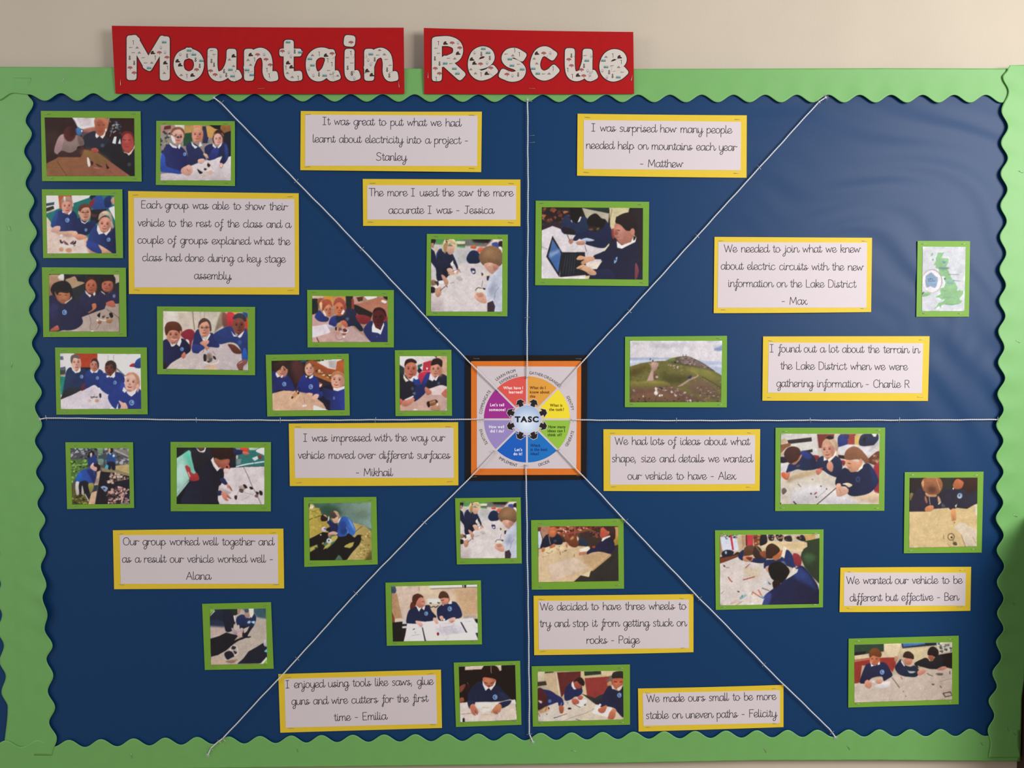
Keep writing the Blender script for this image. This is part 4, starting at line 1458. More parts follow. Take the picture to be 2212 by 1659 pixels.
photo((1340, 720, 9.217), [95, 68, 2125, 50, 2120, 1475, 90, 1470], [192, 150, 2025, 150, 2008, 1365, 190, 1372], '''
b d9d2d6
s cfcfc6 22,17 34,16 38,22 26,21 ~1
s c9c3cc 60,20 120,16 140,24 80,28 ~4
s 8a9cc0 186,32 194,22 203,24 203,34 190,35 ~1
s c9c8d2 184,24 196,20 203,22 190,30 ~1
p aab2ca 18,49 60,48 80,49 100,48 116,50 116,60 18,68 ~.6
p d2d4e2 18,54 50,54 90,52 90,57 60,56 18,62 ~1
p bfc6da 18,60 60,56 18,66 ~.6
p b4bcd4 150,52 170,56 204,56 204,84 190,80 170,66 ~.6
p d0d4e2 172,64 204,62 204,68 180,66 ~1
p 6f6a34>6a6436 18,67 40,60 60,57 76,55 90,55 102,52 115,48 124,46 134,46 142,48 154,54 166,60 176,67 186,75 202,84 202,138 18,138
s 5a5038 94,54 110,48 124,46 134,46 154,54 176,67 188,76 170,72 140,66 116,62 104,60
s 7a6660 118,50 136,47 152,54 170,64 180,72 160,68 140,62 124,60
k a08c8c/57483a/8f7c7c/453a2a 2.2 60 112,50 136,47 176,68 176,72 130,64 110,60
s 6a7a34 94,53 108,49 110,54 100,57 ~1
k 8a7a4a/5f5a2c/7c7a38/4f4a22 3 90 20,70 70,60 130,66 200,90 200,130 20,130
s 4f4a22 84,80 130,84 136,92 110,100 84,94 ~4
s 56481f 20,74 50,64 60,66 40,80 20,84 ~4
s 7f7a3a 130,70 170,72 200,90 190,96 150,82 ~3
s 7a7236 18,98 50,95 84,95 100,102 92,106 60,104 20,110 ~1
s 8a8040 24,100 60,96 88,98 70,100 ~1.5
p c09a94 56,59 64,62 70,64 66,72 66,76 66,94 53,95 60,78 66,66 60,63 ~.6
s b89488 62,58 76,60 72,72 64,76 ~1
p b58f84 112,107 118,103 140,89 152,85 154,81 156,84 152,88 138,94 124,104 ~.5
l a58a60 .9 154,82 150,78 140,74
s 6a5440 140,98 168,92 190,108 196,130 160,124 136,112 ~4
l 4a4220 1.6 162,86 180,96 200,108
s 6a4c3c 20,112 60,108 90,106 112,108 130,118 160,130 160,138 20,138 ~3
s 75543f 22,124 80,118 120,130 120,138 20,138 ~3
k b09a98/8a7470/5f4a44/c8b8b4/6a5a52 2.6 70 64,108 100,104 124,112 160,132 164,138 140,138 100,122 70,116
k a08a80/6a5048/4a3a2c/8a6a5a 2.2 40 150,104 200,110 200,138 164,136
k 9a8680/5a4a3a 2 14 19,108 30,110 28,128 19,130
k 4f4424/6a5a34/3f3018 1.8 40 20,128 120,128 120,138 20,138
s e2d8d4 68,116 72,115 75,119 72,123 68,121
s e8dcda 76,124 80,121 80,126
e e8dcda 83,123 1.6,2
e e0d4d0 46,125 1.2,2
s d8c4c0 69,108 72,108 74,116 70,114
s 3a2c24 78,106 86,111 80,110
k d4bcbc/c0a8a8 1.5 16 94,62 112,62 118,70 100,68
s 6a4a3a 66,84 72,80 76,88 70,92 ~.6
e b8a090 73,87 3,2.4
l 20242e 1.8 60,50 60,54
e 2a2c34 65,55 1.4,1.8
l 30342e .9 125,42 125,46
l 30342e .9 131,42 131,46
e 1c1c1c 109,58 1.6,1.6
s 38304c 134,88 138,84 142,85 140,90 135,90
l 8a8ab0 1 138,90 136,94
''', 'landscape photo of a grassy mountain with paths, the only scenery')
photo((1970, 510, 8.964), [110, 93, 1125, 97, 1103, 1560, 85, 1563], [205, 203, 1040, 208, 1015, 1455, 192, 1455], '''
b d9dade
e f2f0f4 60,90 52,80 0 ~14
b d8d9de
p e9ebf2 49,31 63,31 60,38 56,43 72,42 72,48 68,56 62,62 70,66 74,74 78,84 86,92 88,104 92,104 101,106 100,114 92,122 97,124 94,131 78,134 62,134 56,138 44,142 50,134 62,126 58,125 50,124 46,118 54,110 54,100 62,96 60,86 58,80 52,72 48,64 44,58 44,44 47,38
p 8fbf86 50,32 63,32 60,36 57,43 71,43 71,49 68,56 64,61 70,66 74,74 76,80 80,86 85,92 88,100 87,106 92,104 99,106 99,112 93,119 92,123 97,125 94,130 80,131 76,133 62,132 57,134 56,139 52,135 45,141 43,140 48,135 52,129 60,127 64,122 58,123 53,119 46,119 48,116 56,112 54,104 55,101 62,99 65,90 62,84 64,78 56,78 52,70 52,64 46,62 46,56 42,58 46,48 46,43 48,40 
p 79aa80 62,132 76,131 92,130 92,131 76,134 ~.4
s 6f9a86 52,60 70,60 70,64 54,64 ~1
s 8ab0a0 66,84 78,86 80,92 70,92 ~1.5
s 6a8fb0 58,48 66,50 62,53 ~.6
e 8fb494 39,36 2,3.4 30
e 7a9a80 41,46 1.4,2
s 8fbf86 20,116 25,109 36,110 34,114 24,117
e a08f90 39,87 19.5,22.5 0 ~.5
e f1e9ea 38.6,87.4 18.5,21.6 0
p 8ba5c2 27,77 33,73 38,70 42,74 45,77 50,80 50,86 49,92 47,98 45,101 40,99 36,97 29,100 27,95 26,88
p 3a3a40 20,110 24,107 24,109 20,114
s 2f4a38 62,81 66,83 63,84
l 5a6a78 .7 70,74.6 91,74.6 ~.5
l 5a6a78 .9 81,86 94,87.4 ~.5
l 6a8090 .8 54,62 73,62.6 ~.5
l 7a9a9a .7 58,105 68,105 ~.5
l 7a9a9a .7 60,118 78,118 ~.5
l 6a8aa0 .8 68,91 80,91 ~.5
e 5a6aa0 80.6,86 1,1
l 2a3a55 .6 32,81.5 32,84.5 34,84.5
l 2a3a55 .6 34.6,84.5 35.6,81.5 36.6,84.5
l 2a3a55 .6 37.4,81.5 37.4,84.5
l 2a3a55 .6 39.6,81.5 39.6,84.5 41,84.5
l 33445f .9 31.6,87 45,87.2 ~.3
''', 'narrow upright map of Great Britain with a magnified circle, by the right border')
photo((130, 945, 10.053), [113, 105, 1580, 105, 1605, 1530, 150, 1555], [222, 235, 1485, 232, 1515, 1440, 262, 1455], '''
b 4a4a4e
k 8a8890/5a5860/a8a4a6/2a2c30/6e7072/46484e 4.5 130 20,22 150,22 152,62 90,60 24,52
k 8ab0b0/2a3030/c4ccc0/1c2020 2.4 26 28,22 96,22 96,34 30,30
p 7a746c 112,24 148,28 150,46 118,32 ~1
l b0a6a4 2 118,28 132,34 148,42
l 33343c 1.6 120,34 136,40 148,46
p 6a8a6a 80,22 94,22 92,36 84,36 ~1
p 3a4a4c 82,40 100,36 98,62 84,56
s 6a8478 82,48 94,48 92,60 86,58
p 4f6a34 22,48 62,48 62,66 40,80 24,104 ~1
k 6a9a40/3a5a24/8ab050/2c3c1c 3 60 22,50 60,50 60,66 36,86 36,110 24,112
l 8ab060 1.4 24,62 44,60 60,58
p 5a5030^4a4a20 24,104 40,106 60,120 62,146 26,146
k 7a7a34/4a4420/8a8a40/2a2412 3 40 26,122 60,124 60,144 28,144
p b09a68 118,62 150,58 150,80 120,70 ~.6
p 8a7a5c 88,66 120,70 150,80 150,86 110,82 92,74 ~1
p 1d1a20 88,74 112,76 150,84 152,146 76,146 82,112
p c2a284 78,75 88,72 82,104 74,104
p 9a7a70 78,90 84,88 82,100 75,100 ~1
p c9a484 68,120 80,115 75,146 61,146
p 2a3440 74,104 82,103 79,116 68,118
k b49a8c/8a7468/d0b8a8/5a4a44/c0a090 3.4 70 104,76 140,82 148,90 126,98 104,104 100,92
k b48a84/8f6a64/d0aaa2/4a3438/c49a90 3.6 110 106,112 128,106 150,112 150,140 102,144 104,124
p 1f1c26 116,96 150,90 150,110 128,106 116,104
p 23202a 140,124 150,120 150,138 134,142
k 8a6a68/a08080 3 10 140,132 150,130 150,144 136,144
s 1c1a1c 60,44 64,32 72,30 76,38 80,44
s c9b0ae 65,36 69,34 69,44 66,44
s 24346c 60,46 66,44 76,38 80,58 72,64 62,64
s 1c1c20 106,24 114,24 114,32 108,36
e c8a070 107,28 2.2,4.6
s 27406f>2a4a8c 100,56 102,38 110,34 120,40 120,56 118,62 104,62
s d8d4d6 106,32 110,36 108,38
e b8cce0 116,40 2.6,3
s 1c1d2c 103,54 118,54 119,70 113,70 111,62 108,70 104,68
p 4aa0b4 100,58 105,62 103,69 97,67
s 2c54a4>263e86 35,92 38,80 50,70 66,68 72,74 74,86 72,98 60,98 44,98 36,96
s 2460b4 35,92 40,78 46,80 44,96 36,96 ~2
s 1e2a5c 58,72 70,70 74,84 76,70 80,78 74,100 66,86 ~1
s 2a1a1c 74,62 80,56 87,62 86,70 80,74
s d8a49c 65,64 72,55 73,62 80,66 78,73 70,70
s e6b4a8 66,62 72,55 72,60 68,66
s c8c0bc 34,98 42,98 41,122 35,122
s b8b0ae 43,98 50,104 52,124 47,122 
s 1c1b22 42,98 60,96 64,128 54,124 48,104 46,122 42,120
s 8a8440 62,100 72,100 72,112 66,120 62,110
l d8d0cc 1.6 54,122 58,130 62,137
s 20202a 58,122 66,124 62,134
s 8494b8 88,108 94,105 102,108 103,112 98,118 92,112
s 2a3048 93,109 98,110 95,113
''', 'small photo of a child bending over an outdoor earth bed')
photo((360, 945, 9.413), [78, 90, 2120, 95, 2118, 1503, 83, 1500], [205, 205, 1985, 210, 1985, 1363, 203, 1352], '''
b 1f1a1e
p 1c1d20 20,20 56,20 46,26 20,42
p 9cc4b4>6fb4a0 20,43 46,26 52,33 56,60 60,72 45,86 20,116
s 58b49a 36,36 46,28 52,40 50,64 42,46 ~3
s a8ccc0 20,60 36,56 44,86 20,112 ~4
p 9ab4b0 20,116 46,86 46,90 20,122
p 151517 20,124 46,90 66,90 104,100 102,138 20,138
p 2e6a66 136,20 200,20 200,58 136,60
p 7a8a8a 136,22 156,22 150,28 140,28
s c0402c 150,21 164,21 165,29 152,30
p a8b4a0 166,20 190,20 180,26 168,26
s e0d8d8 181,28 190,22 200,22 200,36 192,34
s 7a3a38 186,36 192,36 194,42 188,44
p c9d4d4 173,42 184,38 186,44 178,48
l d4dce0 2.4 140,60 160,55 180,52 200,49
l 3a4a4a 1 176,46 178,56
p 7a8484 142,44 152,44 150,54 142,56 ~.6
s 241f24 132,26 142,25 140,44 140,62 132,60
s 23284a 136,26 152,26 156,32 144,36 138,34
s b86250 154,29 164,30 168,34 160,36 156,34
e c8a8a0 143,40 2,4
p cfc4c6>c9bec0 104,98 110,84 116,70 130,62 158,60 200,59 200,138 100,138
s b4a6a6 106,98 124,108 132,112 118,116 106,110 ~1.5
l 4a4248 1 156,60 164,76 174,100 182,114 192,136
s 221e26 50,30 62,24 74,28 86,24 98,36 92,56 80,70 60,70 54,54
s e8d8d4 62,22 68,28 76,26 78,20 80,20 77,30 68,30 63,26
s 5a3a2c 64,20 76,20 75,25 68,26
p 3a6aa0 58,20 63,20 62,25
s 1e2034>1b1720 66,72 80,52 90,46 102,66 110,60 116,62 116,82 110,96 106,100 104,124 102,138 40,138 30,128 46,92 62,90
s 262a4c 108,84 116,82 122,90 124,95 118,96 110,90
s 232645 102,110 110,108 113,114 106,118
s a03236 38,60 42,57 48,62 50,70 56,74 62,72 66,86 50,88 44,76
l e8e0dc 1.2 44,70 48,80
s 2c1a14 92,40 94,22 110,20 130,22 137,36 130,44 118,42 106,44 98,40
s 8f4f3c 98,42 110,46 126,44 128,50 122,60 112,64 104,62 98,54
s a05c48 110,48 124,46 120,58 112,60 ~2
p e9d4d2 90,46 95,40 97,50 106,62 111,60 103,69 95,58
s c4584c 118,60 126,56 128,64 120,66 ~.6
s 2a1418 120,60 124,58 124,64
s d8b8b4 116,64 126,64 124,74 117,72
s b87464 122,94 128,98 134,108 131,108 126,102 124,104
l 4a2420 .8 127,98 132,106
s c07a68 111,112 120,112 132,124 128,124 122,122 126,128 120,128 114,122
l 4a2420 .8 122,118 130,124
s a8948c 146,100 154,96 162,100 158,106 150,104
s 1e1518 155,96 160,96 164,102 159,103
s 4a3836 148,104 156,106 154,112 148,110
s 1c1416 168,100 174,101 175,105 170,105
s 2a1a1a 181,110 187,112 184,118
s 1e1416 188,108 194,110 194,117 189,116
s 6a5048 180,116 186,116 184,122 179,120
s 33221f 138,118 143,118 142,126 138,124
l 8a7a78 .7 143,118 148,108 160,112 176,116
l a89c9a .7 146,128 160,124 172,114
''', 'photo of one pupil leaning over small vehicle parts on a white table')
photo((645, 1065, 9.761), [110, 90, 1640, 82, 1668, 1505, 120, 1558], [215, 220, 1530, 195, 1545, 1410, 240, 1420], '''
b 4a6650
p 3a5444>7a9088 20,24 152,20 153,76 120,64 96,60 46,40 ~1
s 2f4a38 44,30 70,26 90,40 80,50 54,46 ~4
s 6a8070 110,30 140,26 148,50 120,54 ~6
p b09a48>a08a3c 20,30 44,32 48,44 60,56 66,72 62,82 22,96
s b8a860 22,26 30,24 34,30 28,34 ~.6
s d8c8b8 23,30 31,28 30,34 24,34
s 2a2a1c 20,24 24,24 23,32
l 5f6a30 1.4 22,41 34,39 46,36
l 4a5428 1.6 22,57 34,52 48,48
k 8a8a34/c0a850/a09a48 2.4 40 22,34 46,38 56,60 60,80 24,88
p b8a46a>9a8448 112,62 136,68 153,80 154,142 96,142 108,100 114,94 110,88 120,76
l 5a5030 1.4 134,70 126,76 120,81
k 8a7a38/c8b478/a08c50/6a5a28 2.2 90 116,90 150,80 152,140 104,140 124,120
s 5a5026 146,128 153,120 154,142 140,142 ~2
p 191512 23,97 52,82 62,84 64,92 56,104 50,112 42,116 40,108 23,114
p 191512 23,126 52,108 60,118 76,104 84,92 100,90 112,90 118,94 124,88 131,88 132,98 128,108 112,126 102,140 94,142 88,132 84,130 76,142 23,142
s 191512 108,98 118,104 112,116 96,118 90,112 ~.6
p b09e50 96,112 104,106 117,103 114,112 108,116 97,114
p b0a050 70,92 84,88 86,90 78,100 70,104 66,112 52,119 56,112 66,104
p a89848 24,116 38,109 40,112 34,118 24,124
s a89a4c 49,107 53,103 53,108
p 191512 82,86 98,88 114,80 118,84 112,92 104,108 84,104
s 1f2448 60,62 66,56 72,62 82,66 84,76 84,90 72,84 64,82 66,70
s 2c4a8c>3868b8 84,72 88,56 94,50 104,52 112,60 118,72 120,82 114,90 104,84 100,90 86,92 82,84
s 243a7c 88,62 98,60 102,80 94,88 86,80 ~2
s 6a94d4 104,54 110,60 116,72 119,82 114,74 108,62 ~.8
l 8aaad8 .8 100,72 104,80 103,86
p e0dcdc 90,50 86,60 83,64 82,61 86,54
p e4e0e0 63,50 65,50 64,58 62,60
s 2a1a16 47,52 50,46 58,46 62,52 60,58 54,60 48,59
s b89474 52,46 58,47 62,54 60,52 54,48
s 4a3a30 66,52 68,42 76,37 84,42 87,50 80,50 74,54 70,52
s b49478 74,38 82,40 87,50 83,52 78,44 ~.6
s c89c84 70,54 76,54 82,50 85,56 82,62 76,64 72,58
s d4c0cc 49,74 54,71 58,74 60,79 54,82 50,80
s 6a5a8c 53,74 58,74 56,78
s 1a1a20 58,76 66,72 68,80 60,80
s c49484 62,88 66,83 74,81 82,84 80,88 70,88 65,93
s b06a60 62,88 68,86 66,92
s c9ccd2 60,97 66,96 70,100 66,106 60,104
s 2a2c30 62,98 66,99 64,102
e e8e0c0 47,88 1.6,1.4
s 2c2c20 34,115 38,114 37,118
''', 'photo of two pupils crouching on sunlit grass with long black shadows')
photo((975, 1065, 10.055), [80, 112, 1505, 95, 1530, 1530, 120, 1552], [190, 205, 1413, 190, 1418, 1415, 198, 1422], P10,
      'small copy of the blonde and white-shirted pupils photo, below the wheel poster', of=((910, 495, 8.295), [178, 180, 1453, 185, 1448, 1478, 172, 1478]))
photo((425, 1295, 10.367), [120, 98, 1662, 60, 1722, 1550, 180, 1578], [290, 225, 1545, 200, 1578, 1440, 320, 1465], '''
b b0a298>a89c90
p b09c94 28,60 66,60 68,74 50,84 30,90 ~1
p 232c42 26,20 64,22 66,56 62,62 28,60 ~2
s 1c2230 28,44 50,24 70,24 80,40 84,54 74,66 64,66 58,48
s 1c1d2c 58,24 74,22 84,40 86,52 82,66 76,72 66,72 62,58
s 22281e 74,20 92,20 92,32 84,36 77,30
s a08070 91,20 98,20 97,30 92,34
p d9cfc6 82,36 85,38 87,50 85,50
p 34505c 96,20 156,20 156,44 134,40 128,30 ~1.5
s 1f2a4c 90,40 100,34 108,36 118,42 128,32 133,42 130,54 124,64 116,62 104,60 98,66 92,60 88,50
s a08078 107,30 112,26 118,28 118,38 112,42 108,38
p e6d9bc 116,20 127,20 127,34 122,42 119,36
s 3a4c54 106,24 114,22 116,28 110,30
e 9ca8c0 117,51 4,3 -20 ~.5
s 9cc0d4 122,50 130,49 128,55
s 1c1a24 96,60 116,60 126,60 120,70 114,82 122,82 116,86 104,84 98,76 104,66
p b4a69a 83,56 90,56 92,64 88,72 82,64
p b4a69a 104,66 118,60 112,72 106,76
s 9a8a90 78,64 86,68 94,76 90,80 82,76
s b4a0a0 92,58 96,62 94,84 90,80
s b09a9a 98,64 104,68 102,76 98,74
s b89a90 90,78 98,73 102,80 94,88 86,90
p 1a171c 30,88 50,82 66,74 90,80 92,82 84,92 102,84 116,84 94,92 82,100 66,114 48,124 32,128
p 1c1c28 90,144 104,132 116,116 134,106 150,96 156,92 158,142
s b0a6b0 149,96 154,90 157,104 151,104
p 6ab0cc 150,116 157,110 158,119
l e4dcd8 1.2 74,110 82,124 92,120 88,104 76,106
s 1c1a24 62,122 68,116 78,116 84,126 78,130 68,134
s 2a2630 80,104 88,106 84,112 78,110
s 22202a 82,114 90,118 86,122
p e4dcda 140,146 156,128 160,146
p b8a090 30,132 54,128 64,140 90,140 88,148 30,148 ~2
s 8a6a5c 64,138 84,134 92,134 80,142 ~1
p e8e4de 29,38 40,25 41,27 30,38
p 6fa030 26,16 44,16 40,24 29,36 26,40 ~.3
p 6fa030 143,150 162,126 162,150 ~.3
''', 'small tilted photo of crouching children on paving, two print corners cut off')
photo((825, 1245, 9.831), [75, 135, 2103, 85, 2125, 1445, 103, 1475], [198, 218, 2020, 178, 2037, 1355, 235, 1385], '''
b c8b098
p c9b2a2 28,20 80,20 80,60 60,80 44,94 40,60 ~2
p cfbaa0 80,20 120,18 118,60 84,40 ~2
p bd9c7a 150,26 204,22 204,84 172,82 166,62 ~3
l 8a6a50 .8 79,22 79,34
l 7a6450 1 31,36 40,76 44,92
s 3a4a60 20,22 29,22 30,35 21,36
p a8805e 20,36 32,38 42,90 28,92 22,70 ~1
p 7a3a28 20,70 28,90 28,104 22,110
p d8d4d0 102,20 204,18 204,23 102,27
p 8a7a6a 102,26 204,22 204,24 102,28
p 1c1a1a 170,18 172,18 173,24 171,24
p 1c1a1a 174,18 179,18 178,25 175,25
p c6b8aa 28,90 52,88 52,96 28,97 ~.6
p 1c1815 22,98 52,95 50,106 44,140 22,140
p 1f1a18 46,96 54,98 48,140 36,140
p c2bcb8 44,94 54,95 54,101 44,101
p c8c4c0 43,106 54,105 52,110 44,110
p a89c90 172,84 202,82 202,92 176,90 ~.6
p 1c1c1e 196,90 204,90 204,100 198,98
p d8d8d2 96,48 124,48 124,58 98,58 ~1
s 3a342e 100,56 106,56 104,59
s 3a342e 117,55 124,56 120,58
l 1c1a1c 1.6 100,61 104,66 110,64 114,66 120,62
p ddd6da 54,100 72,98 90,94 150,92 192,88 204,104 204,138 46,140 52,116
s c9c4cc 120,100 170,96 176,118 130,122 ~5
p e4e0e4 54,116 84,111 90,138 53,140
l b4aeb2 .6 57,118 58,136
l 8a8a98 1 62,126 72,124 82,123
e b4b4c0 71,119 2.4,2.6 0 ~.6
l 22202a 1.6 66,113 70,111
p e6e2e4 143,124 196,118 203,133 146,137
p dedae0 170,98 194,94 204,112 204,120 180,106 ~.6
l 9a98a4 .8 176,96 192,95
l 9a8890 .8 192,102 198,108 204,112
p 1c1820 85,108 87,108 94,138 91,138
p 1c1820 166,97 169,97 181,119 178,119
p 20283c 198,120 204,119 204,134
s 1d2340>1b2038 52,98 54,82 60,70 72,64 80,70 92,62 100,62 106,74 116,86 108,90 108,94 90,96 72,94 74,100 58,100
s 1c2140>20284a 117,70 128,60 138,58 148,54 158,56 168,72 169,86 156,90 150,88 142,90 134,94 120,92
s 5a2a20 60,68 62,56 70,54 72,62 66,68
s 472619 65,54 66,42 76,37 86,41 88,46 80,46 74,58 70,60
s b97462 74,54 80,46 88,46 92,56 88,66 80,67 73,62
s c88674 84,48 91,54 90,62 84,62 ~1.2
l 4a2420 1.1 84,54 90,54
l 9a4a44 1 84,62 88,62
s 4c2e20 120,44 124,34 132,32 140,38 144,50 140,54 134,46 124,48
s a06a50 140,46 145,50 143,56 139,56
s bf8068 124,48 134,46 140,48 140,58 130,60 126,54
l 4a2a22 1.2 126,51 132,51
p f1e9e6 73,62 80,68 84,66 79,75 75,68
p f1e9e6 92,62 90,72 85,68
p f1ece8 146,50 149,58 144,59 140,58
p f0e4e0 128,60 132,60 130,63
o 94,79 4
o 144,69 4.6
s dba396 73,95 82,96 87,102 84,108 78,104 72,98
s dba396 110,87 117,92 120,100 114,100 110,93
s d49c80 122,86 128,84 131,90 126,94
e f4f0f0 132,92 2,2.6
s d8a696 142,94 148,88 156,88 154,96 146,98
l 6a2a28 .6 146,98 152,94
l b09484 .6 124,101 150,99 151,105 126,108 124,101
e 7a1a24 119,122 2.4,3.4
''', 'photo of two girls working at a white table, left of the bottom string')
photo((970, 1420, 10.37), [105, 118, 1592, 78, 1622, 1510, 155, 1560], [220, 210, 1480, 170, 1515, 1410, 252, 1450], '''
b 1b1310
p c9b4a8 36,21 78,19 74,27 36,29
p c9b8aa 102,18 117,16 117,30 110,31
l 1c1210 5 22,28 36,32
s 7a4030 24,66 36,60 37,66 28,78 23,76
s 8a4a34 24,92 32,90 34,98 24,101
l 8a4a54 1.4 41,56 46,66
s 241316 36,66 46,62 50,90 38,94 ~2
s 1c2138>191c34 42,100 44,80 56,62 72,54 84,70 92,72 104,62 116,68 128,84 138,92 136,104 120,114 114,102 60,100 50,112 44,108
s 20263e 108,78 124,80 136,92 134,106 122,112 116,100 ~1.5
s 221410 72,50 72,30 80,20 96,18 108,22 114,36 112,54 104,50 90,46 78,46
l c8a890 .9 94,20 94,30 95,36
s a05e44 76,46 90,46 104,50 104,58 98,66 88,70 78,60
s b06c50 80,50 96,50 98,58 88,66 80,58 ~2
l 4a2418 1.6 79,56 86,59
l 4a2418 1.6 93,59 100,56
s 8a3c30 84,64 92,62 90,68
p ebe4e8 75,52 80,62 89,68 82,75 76,62
p ebe4e8 105,52 103,62 94,74 89,68 98,64
o 103,89 5.2
p cfc2bc>c9baaa 22,102 44,100 60,100 115,99 136,94 148,96 152,140 24,146
p d9d4cc 60,101 94,101 94,118 76,124 62,112 ~1
p ddd8d0 140,96 147,94 150,104 138,102
p dcd4ca 94,102 110,100 108,108 100,120 95,122
s 20263f 42,98 58,98 56,108 46,114
s 1f2440 112,102 138,96 134,106 118,114 112,110
s b8705a 47,110 55,104 62,114 66,124 60,130 52,126
l 4a2420 1 58,118 62,126
s bd7a58 98,116 106,106 114,104 118,112 112,124 104,124 94,124
s a0604a 100,120 110,118 110,126 102,126 ~.8
l d9b890 1 70,136 94,136 94,112 74,112 74,136
l b08a64 1 75,112 90,113
l c8a070 1.2 72,128 94,127
l 8a5040 .8 26,127 52,125
l f0e8e4 1 60,126 64,134
p e4e0e0 24,134 29,134 30,146 25,146
p 1c181c 31,136 35,135 36,144 31,145
l b4a69a .8 114,124 118,136
l f0ece8 1 110,122 114,132
''', 'small photo of one dark-haired child, head bowed, building on a white bench')
photo((1140, 1115, 10.056), [72, 88, 2080, 52, 2092, 1575, 85, 1597], [222, 222, 1960, 215, 1975, 1408, 232, 1435], '''
b 3a2a24
p a87860 20,22 50,22 44,40 36,56 28,34
p 6a3a28 23,24 30,24 28,34 23,34
p c3ccd8 22,34 27,33 32,50 28,70 23,70
p 6a3020 50,22 160,22 160,46 66,46
k b0704c/8a4030/c89070/4a2018/9a5a48/d8a890 3.2 80 62,22 136,22 136,34 66,38
p 8a4a38 66,38 134,30 134,34 68,42
k 5a5044/8a6a4a/3a2c24/b09a70 3.4 26 72,42 130,36 126,52 80,54
p 3a2a26 110,38 158,26 156,56 112,56 ~2
k 6a3a2c/8a4a3a/2a1a16 2.6 30 134,26 158,24 154,46 136,44
p c08a5a 188,24 197,24 197,44 190,48
s a08030 184,58 190,48 197,46 197,60 188,64
l a05a58 2 102,22 102,42
p 2f2a26 176,70 197,62 197,142 100,142 138,118
p d2b894>c0a480 23,72 40,68 70,58 84,56 90,64 134,66 136,74 160,78 180,82 140,118 115,128 98,144 23,144
p bd9c74 120,82 158,79 178,83 140,112 120,100 ~3
p b4905e 140,116 180,82 181,86 140,120
p dac4a0 115,128 137,118 133,132
p d4bca8>cbb49c 44,106 100,90 110,92 132,112 56,140
p dcc69c 38,70 66,62 60,80 40,84 ~2
p dcc9a0 66,66 88,60 92,70 72,76 ~2
k 8a7a54/a09468/6a5a3c 1.4 26 36,70 88,62 84,80 32,90
l a86a30 1 62,70 69,76
l 6a3420 1 70,77 71,84
l 4a5a3a 1.2 101,82 101,88
e 8a6a40 82,75 3.4,1.4 -20
s 1e2030 28,66 34,50 42,40 50,48 60,40 70,42 76,56 72,62 58,62 52,64 30,70
l c8b8a8 .9 46,42 48,54 50,62
s b4603c 45,28 52,24 62,26 62,40 56,46 48,44 45,36
s c07048 48,34 58,32 58,42 50,44 ~1.2
s 7a4030 80,46 88,40 90,50 84,56
s 263040 108,50 120,48 130,58 128,66 114,62
s 6e3c26 88,52 94,44 104,41 110,48 110,62 104,68 94,66 88,60
s c08a5a 92,50 98,44 100,48 94,52 ~1
s e0c098 107,44 111,50 108,54
s c27a60 82,62 86,58 88,64 84,68
s b86a4c 48,66 58,60 60,66 50,70
s b87850 30,70 36,68 38,74 32,78
s 252440>211c34 127,80 132,74 150,62 160,54 176,44 186,54 188,70 180,82 160,77 140,79 130,83
p c8a890 134,72 128,68 132,66
s b4543e 157,36 160,26 170,24 176,36 172,44 162,50 157,44
s 3a2420 164,24 176,22 188,24 190,44 184,54 178,44 174,34
s b0604a 172,34 177,34 176,40
p e8dcd4 160,54 162,48 172,44 178,42 179,45 168,50 162,55
s b8785c 111,80 120,76 128,78 126,83 116,84 113,86
p e8dccc 112,72 130,66 135,70 130,76 114,78
s 9a4a2c 140,66 146,65 146,69 141,69
e 3a4450 60,54 3,3 0 ~.6
''', 'photo of pupils round a cream table in front of bookshelves')
